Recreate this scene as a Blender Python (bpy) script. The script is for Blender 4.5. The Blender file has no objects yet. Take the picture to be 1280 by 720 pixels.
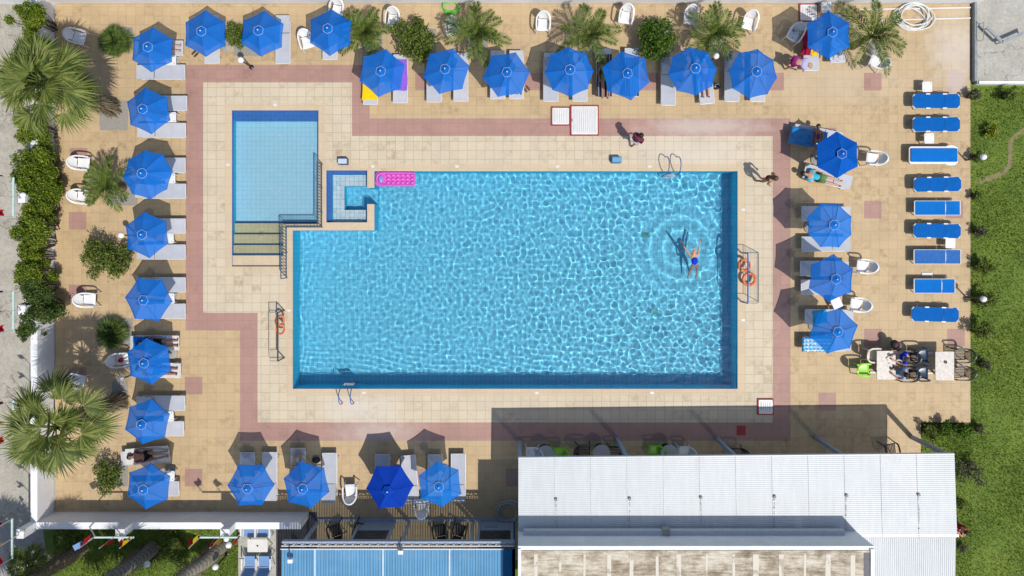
import bpy, bmesh, math, random
import numpy as np
from mathutils import Vector, Matrix

random.seed(7)
RNG = np.random.default_rng(11)
sc = bpy.context.scene
COL = sc.collection
PI = math.pi
H = 30.0                       # camera height: 30 photo pixels are one metre on the deck


def P(px, py, h=0.0):
    """photo pixel (1280 wide) of a point at height h -> world point"""
    s = (H - h) / H / 30.0
    return Vector(((px - 640) * s, (300 - py) * s, h))


def lin(r, g, b):
    f = lambda v: v / 12.92 if v <= .04045 else ((v + .055) / 1.055) ** 2.4
    return (f(r / 255), f(g / 255), f(b / 255))


# ------------------------------------------------------------------ materials
class NT:
    def __init__(s, name):
        s.m = bpy.data.materials.new(name)
        s.m.use_nodes = True
        s.t = s.m.node_tree
        s.b = s.t.nodes['Principled BSDF']
        s.out = s.t.nodes['Material Output']

    def n(s, kind, **kw):
        x = s.t.nodes.new('ShaderNode' + kind)
        for k, v in kw.items():
            setattr(x, k, v)
        return x

    def l(s, a, b):
        s.t.links.new(a, b)

    def coord(s, what='Object'):
        return s.n('TexCoord').outputs[what]

    def noise(s, scale, detail=4, rough=.6, vec=None):
        x = s.n('TexNoise')
        x.inputs['Scale'].default_value = scale
        x.inputs['Detail'].default_value = detail
        x.inputs['Roughness'].default_value = rough
        s.l(vec if vec is not None else s.coord(), x.inputs['Vector'])
        return x.outputs['Fac']

    def ramp(s, fac, stops):
        x = s.n('ValToRGB')
        e = x.color_ramp.elements
        while len(e) < len(stops):
            e.new(.5)
        for i, (p, c) in enumerate(stops):
            e[i].position = p
            e[i].color = (*c, 1) if len(c) == 3 else c
        s.l(fac, x.inputs[0])
        return x.outputs[0]

    def mix(s, fac, a, b, mode='MIX'):
        x = s.n('Mix', data_type='RGBA', blend_type=mode)
        for sock, v in ((x.inputs[0], fac), (x.inputs[6], a), (x.inputs[7], b)):
            if isinstance(v, (int, float)):
                sock.default_value = v
            elif isinstance(v, tuple):
                sock.default_value = (*v, 1)
            else:
                s.l(v, sock)
        return x.outputs[2]

    def math(s, op, a, b=0.0, c=0.0):
        x = s.n('Math', operation=op)
        for i, v in enumerate((a, b, c)):
            if isinstance(v, (int, float)):
                x.inputs[i].default_value = v
            else:
                s.l(v, x.inputs[i])
        return x.outputs[0]

    def bump(s, h, strength=.3, dist=.02):
        x = s.n('Bump')
        x.inputs['Strength'].default_value = strength
        x.inputs['Distance'].default_value = dist
        s.l(h, x.inputs['Height'])
        s.l(x.outputs[0], s.b.inputs['Normal'])

    def base(s, v):
        if isinstance(v, tuple):
            s.b.inputs['Base Color'].default_value = (*v, 1)
        else:
            s.l(v, s.b.inputs['Base Color'])

    def rough(s, v):
        s.b.inputs['Roughness'].default_value = v


def mat(name, c, rough=.5, var=.18, scale=6.0, metal=0.0, bump=0.0):
    t = NT(name)
    t.b.inputs['Specular IOR Level'].default_value = .08 if rough >= .65 else .4
    f = t.noise(scale, 5, .65)
    lo = tuple(v * (1 - var) for v in c)
    hi = tuple(min(1, v * (1 + var)) for v in c)
    t.base(t.ramp(f, [(.3, lo), (.7, hi)]))
    t.rough(rough)
    t.b.inputs['Metallic'].default_value = metal
    if bump:
        t.bump(t.noise(scale * 6, 3), bump, .01)
    return t.m


def tile_mat(name, c1, c2, stain, tile=.3735, mortar=.006, mcol=None, stain_lo=.72, big=.25, off=(0, 0), patch=None, bleach=()):
    """square floor tiles: colour differs from tile to tile, a few tiles are stained"""
    t = NT(name)
    mp = t.n('Mapping')
    mp.inputs['Location'].default_value = (off[0], off[1], 0)
    t.l(t.coord(), mp.inputs[0])
    v = mp.outputs[0]
    br = t.n('TexBrick')
    br.offset = 0
    br.squash = 1
    for k, val in (('Scale', 1.0), ('Brick Width', tile), ('Row Height', tile), ('Mortar Size', mortar), ('Mortar Smooth', .3), ('Bias', 0.0)):
        br.inputs[k].default_value = val
    br.inputs['Color1'].default_value = (*c1, 1)
    br.inputs['Color2'].default_value = (*c2, 1)
    br.inputs['Mortar'].default_value = (*(mcol or tuple(x * .72 for x in c1)), 1)
    t.l(v, br.inputs['Vector'])
    # per-tile random
    sn = t.n('VectorMath', operation='SNAP')
    sn.inputs[1].default_value = (tile, tile, 1)
    t.l(v, sn.inputs[0])
    wn = t.n('TexWhiteNoise', noise_dimensions='3D')
    t.l(sn.outputs[0], wn.inputs['Vector'])
    pick = t.ramp(wn.outputs['Value'], [(stain_lo, (0, 0, 0)), (1, (1, 1, 1))])
    zone = t.ramp(t.noise(.22, 2), [(.36, (.12, .12, .12)), (.58, (1, 1, 1))])
    smear = t.ramp(t.noise(4.2, 5, .6), [(.42, (0, 0, 0)), (.62, (1, 1, 1))])
    f = t.math('MULTIPLY', t.math('MULTIPLY', pick, smear), zone)
    f = t.math('MULTIPLY', f, .85)
    c = t.mix(f, br.outputs['Color'], stain)
    cloud = t.ramp(t.noise(.7, 6, .65), [(.3, (1 - big,) * 3), (.55, (1, 1, 1)), (.8, (1.0, 1.0, 1.0))])
    c = t.mix(1.0, c, cloud, 'MULTIPLY')
    fine = t.ramp(t.noise(14, 5, .7), [(.25, (.86,) * 3), (.7, (1, 1, 1))])
    c = t.mix(1.0, c, fine, 'MULTIPLY')
    if patch:      # dried splash marks and spots of dirt
        sp = t.ramp(t.noise(2.3, 7, .75), [(.66, (0, 0, 0)), (.74, (1, 1, 1))])
        c = t.mix(t.math('MULTIPLY', sp, .3), c, patch)
    for x, y, rx, ry, k in bleach:      # chalky marks of dried pool water
        m3 = t.n('Mapping')
        q = P(x, y)
        m3.inputs['Location'].default_value = (-q.x * 30 / rx, -q.y * 30 / ry, 0)
        m3.inputs['Scale'].default_value = (30 / rx, 30 / ry, 0)
        t.l(t.coord(), m3.inputs[0])
        ln = t.n('VectorMath', operation='LENGTH')
        t.l(m3.outputs[0], ln.inputs[0])
        d = t.math('ADD', ln.outputs['Value'], t.math('MULTIPLY_ADD', t.noise(1.6, 6, .7), 1.3, -.65))
        c = t.mix(t.math('MULTIPLY', t.ramp(d, [(.25, (1, 1, 1)), (1.0, (0, 0, 0))]), k), c, (.56, .52, .47))
    t.base(c)
    t.rough(.65)
    t.bump(br.outputs['Fac'], -.25, .004)
    return t.m


def fabric(name, c, transp=.15, transl=.15, var=.12, weave=True):
    t = NT(name)
    g = t.n('NewGeometry')
    f = t.math('ADD', t.math('MULTIPLY', t.noise(3.5, 4), .5), t.math('MULTIPLY', g.outputs['Random Per Island'], .5))
    oi = t.n('ObjectInfo')
    f = t.math('ADD', f, t.math('MULTIPLY_ADD', oi.outputs['Random'], .3, -.15))
    col = t.ramp(f, [(.2, tuple(x * (1 - var * 1.7) for x in c)), (.8, tuple(min(1, x * (1 + var * 1.5)) + .004 for x in c))])
    t.base(col)
    t.rough(.75)
    t.bump(t.noise(7, 3), .25, .02)
    t.b.inputs['Specular IOR Level'].default_value = .08
    tl = t.n('BsdfTranslucent')
    t.l(col, tl.inputs[0])
    m1 = t.n('MixShader')
    m1.inputs[0].default_value = transl
    t.l(t.b.outputs[0], m1.inputs[1])
    t.l(tl.outputs[0], m1.inputs[2])
    tp = t.n('BsdfTransparent')
    tp.inputs[0].default_value = (.72, .85, 1, 1)
    m2 = t.n('MixShader')
    m2.inputs[0].default_value = transp
    t.l(m1.outputs[0], m2.inputs[1])
    t.l(tp.outputs[0], m2.inputs[2])
    t.l(m2.outputs[0], t.out.inputs[0])
    return t.m


def leaf_mat(name, dark, mid, light, scale=2.2, transl=.25):
    t = NT(name)
    f = t.noise(scale, 5, .75)
    g = t.n('NewGeometry')
    r = t.n('TexWhiteNoise', noise_dimensions='1D')
    t.l(g.outputs['Random Per Island'], r.inputs['W'])
    f2 = t.math('ADD', t.math('MULTIPLY', f, .6), t.math('MULTIPLY', r.outputs['Value'], .4))
    col = t.ramp(f2, [(.28, dark), (.5, mid), (.74, light)])
    t.base(col)
    t.rough(.55)
    t.b.inputs['Specular IOR Level'].default_value = .22
    tl = t.n('BsdfTranslucent')
    t.l(col, tl.inputs[0])
    m1 = t.n('MixShader')
    m1.inputs[0].default_value = transl
    t.l(t.b.outputs[0], m1.inputs[1])
    t.l(tl.outputs[0], m1.inputs[2])
    t.l(m1.outputs[0], t.out.inputs[0])
    return t.m


M = {}
M['white'] = mat('white_plastic', (.66, .665, .67), .35, .05)
M['white2'] = mat('white_painted_metal', (.58, .59, .60), .4, .08)
M['offwhite'] = mat('off_white_plastic', (.6, .56, .45), .4, .08)
M['greyfab'] = mat('grey_sling_fabric', (.40, .42, .47), .8, .07, 3)
M['greyfab2'] = mat('weathered_grey_sling_fabric', (.44, .45, .49), .8, .08, 3)
M['steelblue'] = mat('blue_grey_sling_fabric', (.16, .28, .5), .7, .1, 4)
M['bedblue'] = mat('royal_blue_sling_fabric', (.001, .095, .36), .7, .14, 4)
M['bedblue_light'] = mat('faded_blue_sling_fabric', (.002, .13, .46), .7, .12, 4)
M['bedblue_mesh'] = mat('blue_mesh_fabric', (.03, .12, .36), .7, .15, 9)
M['canopy'] = fabric('blue_parasol_fabric', (.001, .122, .48), .14, .04, .05)
M['canopy2'] = fabric('sky_blue_parasol_fabric', (.002, .15, .54), .14, .05, .05)
M['canopy_opaque'] = fabric('thick_blue_parasol_fabric', (.001, .085, .42), .0, .03)
M['canopy_navy'] = fabric('thick_dark_blue_parasol_fabric', (.001, .035, .32), .0, .04)
M['piping'] = mat('pale_piping', (.42, .5, .62), .6, .05)
M['seam'] = mat('canopy_seam', (.005, .14, .50), .8, .05)
M['pole'] = mat('parasol_pole_metal', (.55, .55, .56), .35, .05, metal=.4)
M['concrete_base'] = mat('parasol_base_concrete', (.3, .29, .27), .9, .2)
M['black'] = mat('black_plastic', (.018, .018, .02), .4, .2)
M['navy'] = mat('glossy_navy_plastic', (.012, .03, .07), .18, .15)
M['green'] = mat('lime_green_plastic', (.22, .55, .02), .35, .06)
M['darkmetal'] = mat('dark_metal', (.04, .045, .05), .4, .2, metal=.5)
M['galv'] = mat('galvanised_metal', (.35, .37, .39), .4, .2, metal=.5)
M['blue_rail'] = mat('blue_painted_rail', (.02, .12, .34), .4, .15)
M['teal_rail'] = mat('dark_blue_fence_paint', (.03, .08, .14), .4, .15)
M['steel'] = mat('stainless_steel', (.5, .52, .55), .25, .1, metal=.8)
M['render'] = mat('white_wall_render', (.70, .71, .73), .85, .07, 1.7, bump=.2)
M['globe'] = mat('white_lamp_globe', (.75, .75, .75), .25, .03)
M['red'] = mat('red_paint', (.32, .03, .035), .6, .2)
M['red_flag'] = mat('red_cloth', (.42, .012, .02), .8, .1)
M['yellow_flag'] = mat('yellow_cloth', (.75, .45, .02), .8, .1)
M['orange'] = mat('orange_buoy_plastic', (.62, .13, .04), .45, .1)
M['pink'] = mat('pink_vinyl', (.56, .09, .46), .35, .08)
M['purple'] = mat('violet_towel', (.24, .10, .55), .9, .12, 9)
M['yellow'] = mat('yellow_towel', (.78, .50, .01), .9, .1, 9)
M['maroon'] = mat('crimson_towel', (.28, .008, .04), .9, .2, 9)
M['teal_towel'] = mat('turquoise_towel', (.02, .30, .55), .9, .15, 6)
M['hose'] = mat('white_hose', (.62, .63, .62), .45, .1)
M['hose_grey'] = mat('grey_hose', (.35, .35, .34), .5, .1)
M['hose_green'] = mat('green_hose', (.12, .5, .06), .45, .1)
M['marble'] = mat('pale_stone_table_top', (.52, .48, .44), .35, .22, 9)
M['table_white'] = mat('white_table_top', (.6, .59, .56), .4, .07)
M['table_grey'] = mat('grey_table_top', (.33, .34, .36), .4, .1)
M['wood'] = mat('dark_wood', (.07, .045, .03), .6, .3)
M['glass_dark'] = mat('tinted_glass', (.045, .05, .05), .08, .3, 2)
M['facade'] = mat('grey_blue_painted_frame', (.27, .32, .40), .5, .1)
M['skin'] = mat('skin', (.48, .27, .18), .5, .08)
M['skin_tan'] = mat('tanned_skin', (.30, .14, .08), .5, .1)
M['hair_dark'] = mat('dark_hair', (.015, .011, .01), .6, .3, 30)
M['hair_brown'] = mat('brown_hair', (.09, .05, .03), .6, .3, 30)
M['hair_grey'] = mat('fair_hair', (.35, .25, .14), .6, .3, 30)
M['cloth_maroon'] = mat('plum_cloth', (.16, .035, .07), .85, .2)
M['cloth_red'] = mat('dark_red_cloth', (.30, .02, .025), .85, .3, 20)
M['cloth_lilac'] = mat('lilac_cloth', (.40, .36, .58), .85, .12)
M['cloth_purple'] = mat('purple_cloth', (.22, .02, .14), .85, .2)
M['cloth_teal'] = mat('turquoise_cloth', (.03, .40, .58), .85, .1)
M['cloth_blue'] = mat('royal_blue_cloth', (.008, .04, .50), .8, .12)
M['cloth_pale'] = mat('pale_blue_cloth', (.30, .42, .60), .85, .2, 8)
M['cloth_white'] = mat('white_cloth', (.55, .54, .52), .85, .08)
M['cloth_black'] = mat('black_cloth', (.014, .014, .018), .8, .2)
M['cloth_green'] = mat('green_print_cloth', (.10, .2, .08), .85, .4, 22)
M['bag_black'] = mat('black_bag_fabric', (.012, .012, .016), .6, .3)


def stripes_mat(name, c1, c2, freq, axis=0, thr=.5):
    t = NT(name)
    sx = t.n('SeparateXYZ')
    t.l(t.coord(), sx.inputs[0])
    f = t.math('GREATER_THAN', t.math('FRACT', t.math('MULTIPLY', sx.outputs[axis], freq)), thr)
    t.base(t.mix(f, c1, c2))
    t.rough(.85)
    return t.m


M['navy_stripes'] = stripes_mat('navy_striped_towel', (.02, .022, .04), (.25, .26, .32), 9, 0, .72)
M['red_stripes'] = stripes_mat('red_striped_shorts', (.45, .03, .03), (.6, .5, .45), 14)


def blotch_mat(name, c1, c2, scale, thr=.5):
    t = NT(name)
    f = t.ramp(t.noise(scale, 3), [(thr - .03, (0, 0, 0)), (thr + .03, (1, 1, 1))])
    t.base(t.mix(f, c1, c2))
    t.rough(.85)
    return t.m


M['print_towel'] = blotch_mat('blue_and_white_print_towel', (.45, .47, .52), (.05, .09, .2), 4, .55)
M['pale_print'] = blotch_mat('pale_print_towel', (.62, .58, .56), (.5, .25, .25), 7, .62)
M['black_print'] = blotch_mat('black_printed_cloth', (.5, .5, .52), (.02, .02, .02), 9, .6)


def dots_mat():
    t = NT('dotted_blue_vinyl')
    mp = t.n('Mapping')
    mp.inputs['Scale'].default_value = (7, 7, 0)
    t.l(t.coord(), mp.inputs[0])
    vo = t.n('TexVoronoi', feature='F1')
    vo.inputs['Scale'].default_value = 1.0
    vo.inputs['Randomness'].default_value = .25
    t.l(mp.outputs[0], vo.inputs['Vector'])
    dot = t.ramp(vo.outputs['Distance'], [(.24, (1, 1, 1)), (.28, (0, 0, 0))])
    hs = t.n('HueSaturation')
    hs.inputs['Saturation'].default_value = .55
    t.l(vo.outputs['Color'], hs.inputs['Color'])
    t.base(t.mix(dot, (.05, .30, .58), hs.outputs[0]))
    t.rough(.3)
    return t.m


M['dots'] = dots_mat()

# ground and paving
M['deck'] = tile_mat('sand_yellow_tiles', (.505, .372, .21), (.475, .35, .20), (.32, .222, .115), big=.14, patch=(.44, .34, .22), stain_lo=.3, mortar=.008, mcol=(.36, .27, .155), bleach=((1196, 62, 48, 60, .55), (1040, 100, 150, 40, .18)))
M['pinkband'] = tile_mat('dusty_pink_tiles', (.385, .225, .185), (.36, .212, .176), (.30, .17, .14), stain_lo=.5, big=.16, bleach=((880, 158, 100, 18, .5), (1196, 100, 40, 40, .55), (470, 540, 70, 26, .4)), patch=(.46, .33, .28))
M['surround'] = tile_mat('cream_tiles', (.575, .49, .36), (.54, .465, .345), (.36, .28, .17), stain_lo=.5, big=.12, mortar=.009, mcol=(.36, .29, .19), bleach=((450, 512, 60, 28, .55), (860, 190, 100, 24, .35)), patch=(.6, .55, .46))
M['coping'] = tile_mat('cream_coping_tiles', (.56, .445, .30), (.53, .43, .295), (.42, .33, .21), stain_lo=.8, big=.1, mortar=.004)
M['pooltile'] = tile_mat('pool_blue_tiles', (.145, .63, .88), (.135, .605, .86), (.13, .54, .77), tile=.19, mortar=.010, mcol=(.068, .41, .65), stain_lo=.9, big=.06)
M['kidtile'] = tile_mat('pale_blue_tiles', (.40, .73, .90), (.385, .71, .88), (.4, .65, .8), tile=.19, mortar=.006, mcol=(.24, .52, .70), stain_lo=.93, big=.06)
M['ledgetile'] = tile_mat('white_blue_tiles', (.66, .78, .85), (.63, .76, .83), (.3, .5, .6), tile=.19, mortar=.008, mcol=(.25, .45, .55), stain_lo=.93, big=.06)
M['bandtile'] = tile_mat('cobalt_tiles', (.03, .18, .58), (.025, .16, .52), (.03, .14, .45), tile=.19, mortar=.007, mcol=(.1, .22, .46), stain_lo=.9, big=.1)
M['walltile'] = tile_mat('pool_wall_tiles', (.05, .72, .95), (.045, .69, .93), (.05, .6, .85), tile=.19, mortar=.007, mcol=(.04, .42, .66), stain_lo=.9, big=.1)
M['steptile'] = tile_mat('olive_step_tiles', (.60, .56, .34), (.57, .53, .32), (.3, .28, .15), tile=.19, mortar=.006, stain_lo=.9, big=.12)
M['nosing'] = mat('dark_blue_step_nosing', (.015, .055, .14), .5, .1)


def concrete_mat(name, c, d, e):
    t = NT(name)
    f = t.noise(.9, 8, .7)
    col = t.ramp(f, [(.3, d), (.5, c), (.72, e)])
    spots = t.ramp(t.noise(9, 6, .75), [(.3, (.7,) * 3), (.6, (1, 1, 1))])
    col = t.mix(1.0, col, spots, 'MULTIPLY')
    vo = t.n('TexVoronoi', feature='DISTANCE_TO_EDGE')
    vo.inputs['Scale'].default_value = .35
    nz = t.n('TexNoise')
    nz.inputs['Scale'].default_value = 2.5
    va = t.n('VectorMath', operation='ADD')
    t.l(t.coord(), nz.inputs['Vector'])
    t.l(t.coord(), va.inputs[0])
    t.l(nz.outputs['Color'], va.inputs[1])
    t.l(va.outputs[0], vo.inputs['Vector'])
    cr = t.ramp(vo.outputs['Distance'], [(.004, (.62,) * 3), (.012, (1, 1, 1))])
    col = t.mix(1.0, col, cr, 'MULTIPLY')
    t.base(col)
    t.rough(.9)
    t.bump(t.noise(25, 5), .3, .01)
    return t.m


M['road'] = concrete_mat('worn_concrete', (.385, .36, .305), (.30, .28, .235), (.45, .425, .375))
M['terrace'] = concrete_mat('terrace_concrete', (.40, .39, .34), (.33, .325, .29), (.47, .46, .42))
M['path'] = concrete_mat('garden_path_concrete', (.34, .32, .30), (.27, .26, .25), (.4, .39, .36))
M['gravel'] = mat('grey_gravel', (.27, .255, .23), .95, .4, 30, bump=.6)


def lawn_mat():
    t = NT('lawn_soil_and_grass')
    a = t.noise(.55, 6, .7)
    b = t.noise(11, 6, .75)
    f = t.math('ADD', t.math('MULTIPLY', a, .55), t.math('MULTIPLY', b, .45))
    t.base(t.ramp(f, [(.3, (.06, .10, .014)), (.47, (.11, .18, .02)), (.6, (.165, .23, .03)), (.74, (.24, .25, .08))]))
    t.rough(.9)
    t.bump(t.noise(30, 6, .8), .9, .05)
    return t.m


M['lawn'] = lawn_mat()
M['blade'] = leaf_mat('grass_blades', (.105, .155, .02), (.155, .22, .03), (.225, .275, .055), .7)
M['leaf_palm'] = leaf_mat('fan_palm_leaf', (.04, .07, .012), (.115, .15, .03), (.26, .28, .08), 1.6)
M['leaf_phoenix'] = leaf_mat('date_palm_leaf', (.022, .06, .008), (.085, .135, .018), (.22, .25, .055), 2.4)
M['leaf_fan'] = leaf_mat('dwarf_fan_palm_leaf', (.025, .06, .012), (.075, .125, .024), (.16, .21, .055), 2.4)
M['leaf_dry'] = leaf_mat('dry_frond', (.10, .075, .045), (.2, .155, .095), (.32, .26, .18), 3)
M['leaf_bush'] = leaf_mat('shrub_leaf', (.036, .066, .010), (.10, .145, .02), (.20, .24, .05), 3)
M['leaf_bright'] = leaf_mat('bright_shrub_leaf', (.025, .07, .007), (.065, .135, .012), (.14, .22, .03), 3)
M['leaf_hedge'] = leaf_mat('hedge_leaf', (.03, .07, .007), (.11, .175, .012), (.27, .31, .03), 1.3)
M['leaf_glossy'] = leaf_mat('glossy_dark_leaf', (.02, .045, .010), (.055, .10, .018), (.14, .19, .05), 3)
M['leaf_yellow'] = leaf_mat('yellow_green_leaf', (.08, .12, .01), (.2, .24, .015), (.42, .4, .03), 4)
M['leaf_dull'] = leaf_mat('thin_dull_leaf', (.05, .06, .03), (.11, .12, .055), (.2, .2, .11), 3)
M['stem'] = mat('brown_stem', (.10, .07, .045), .9, .3, 20)


def trunk_mat(name, c, ring):
    t = NT(name)
    sx = t.n('SeparateXYZ')
    t.l(t.coord(), sx.inputs[0])
    w = t.math('FRACT', t.math('ADD', t.math('MULTIPLY', sx.outputs[2], ring), t.math('MULTIPLY', t.noise(4, 3), 1.2)))
    f = t.math('ADD', t.math('MULTIPLY', w, .45), t.math('MULTIPLY', t.noise(14, 6, .75), .6))
    t.base(t.ramp(f, [(.25, tuple(v * .45 for v in c)), (.55, c), (.85, tuple(v * 1.5 for v in c))]))
    t.rough(.95)
    t.bump(f, .8, .03)
    return t.m


M['trunk'] = trunk_mat('grey_palm_bark', (.21, .185, .15), 7)
M['trunk_brown'] = trunk_mat('brown_palm_bark', (.17, .12, .075), 9)


def roof_mat(name, c, var):
    t = NT(name)
    f = t.noise(1.3, 6, .7)
    col = t.ramp(f, [(.3, tuple(v * (1 - var) for v in c)), (.7, c)])
    st = t.n('Mapping')
    st.inputs['Scale'].default_value = (2.2, .25, 1)
    t.l(t.coord(), st.inputs[0])
    s2 = t.ramp(t.noise(3, 5, .7, st.outputs[0]), [(.3, (.9, .9, .9)), (.6, (1, 1, 1))])
    t.base(t.mix(1.0, col, s2, 'MULTIPLY'))
    t.rough(.45)
    tp = t.n('BsdfTransparent')
    m2 = t.n('MixShader')
    m2.inputs[0].default_value = .06
    t.l(t.b.outputs[0], m2.inputs[1])
    t.l(tp.outputs[0], m2.inputs[2])
    t.l(m2.outputs[0], t.out.inputs[0])
    return t.m


M['roof_white'] = roof_mat('white_sheet_roofing', (.57, .60, .62), .05)


def stained_roof():
    t = NT('stained_flat_roof')
    mp = t.n('Mapping')
    mp.inputs['Scale'].default_value = (1.0, 1.4, 1)
    t.l(t.coord(), mp.inputs[0])
    a = t.noise(1.1, 8, .72, mp.outputs[0])
    mp2 = t.n('Mapping')
    mp2.inputs['Scale'].default_value = (.5, 6, 1)
    mp2.inputs['Rotation'].default_value = (0, 0, .12)
    t.l(t.coord(), mp2.inputs[0])
    b = t.noise(3.2, 7, .75, mp2.outputs[0])
    f = t.math('ADD', t.math('MULTIPLY', a, .6), t.math('MULTIPLY', b, .4))
    t.base(t.ramp(f, [(.36, (.12, .095, .065)), (.46, (.27, .22, .155)), (.535, (.46, .41, .32)), (.62, (.60, .56, .48))]))
    t.rough(.9)
    return t.m


M['roof_stain'] = stained_roof()
M['roof_strip'] = blotch_mat('pale_roof_seam', (.40, .35, .27), (.58, .54, .46), 2.5, .42)


def blue_roof():
    t = NT('blue_translucent_sheet')
    sx = t.n('SeparateXYZ')
    t.l(t.coord(), sx.inputs[0])
    s = t.math('GREATER_THAN', t.math('FRACT', t.math('MULTIPLY', sx.outputs[0], 9.5)), .55)
    col = t.mix(s, (.13, .34, .57), (.15, .37, .60))
    cl = t.ramp(t.noise(.8, 5, .6), [(.3, (.75,) * 3), (.7, (1, 1, 1))])
    col = t.mix(1.0, col, cl, 'MULTIPLY')
    t.base(col)
    t.rough(.7)
    t.b.inputs['Specular IOR Level'].default_value = .1
    tp = t.n('BsdfTransparent')
    tp.inputs[0].default_value = (.9, .88, .8, 1)
    m2 = t.n('MixShader')
    t.l(t.math('MULTIPLY_ADD', s, .38, .03), m2.inputs[0])
    t.l(t.b.outputs[0], m2.inputs[1])
    t.l(tp.outputs[0], m2.inputs[2])
    t.l(m2.outputs[0], t.out.inputs[0])
    return t.m


M['roof_blue'] = blue_roof()


def net_mat():
    t = NT('thin_cord_net')
    t.base((.2, .2, .2))
    sx = t.n('SeparateXYZ')
    t.l(t.coord(), sx.inputs[0])
    f = None
    for ax in range(3):
        g = t.math('LESS_THAN', t.math('FRACT', t.math('MULTIPLY', sx.outputs[ax], 9)), .07)
        f = g if f is None else t.math('MAXIMUM', f, g)
    tp = t.n('BsdfTransparent')
    m2 = t.n('MixShader')
    t.l(t.math('MULTIPLY', f, .55), m2.inputs[0])
    t.l(tp.outputs[0], m2.inputs[1])
    t.l(t.b.outputs[0], m2.inputs[2])
    t.l(m2.outputs[0], t.out.inputs[0])
    return t.m


M['net'] = net_mat()


def water_mat():
    m = bpy.data.materials.new('pool_water')
    m.use_nodes = True
    n = m.node_tree
    n.nodes.clear()
    g = n.nodes.new('ShaderNodeBsdfGlass')
    g.inputs['Roughness'].default_value = 0
    g.inputs['IOR'].default_value = 1.33
    g.inputs['Color'].default_value = (.97, .995, 1, 1)
    o = n.nodes.new('ShaderNodeOutputMaterial')
    n.links.new(g.outputs[0], o.inputs[0])
    return m


M['water'] = water_mat()

# ------------------------------------------------------------------ mesh builder


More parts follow.
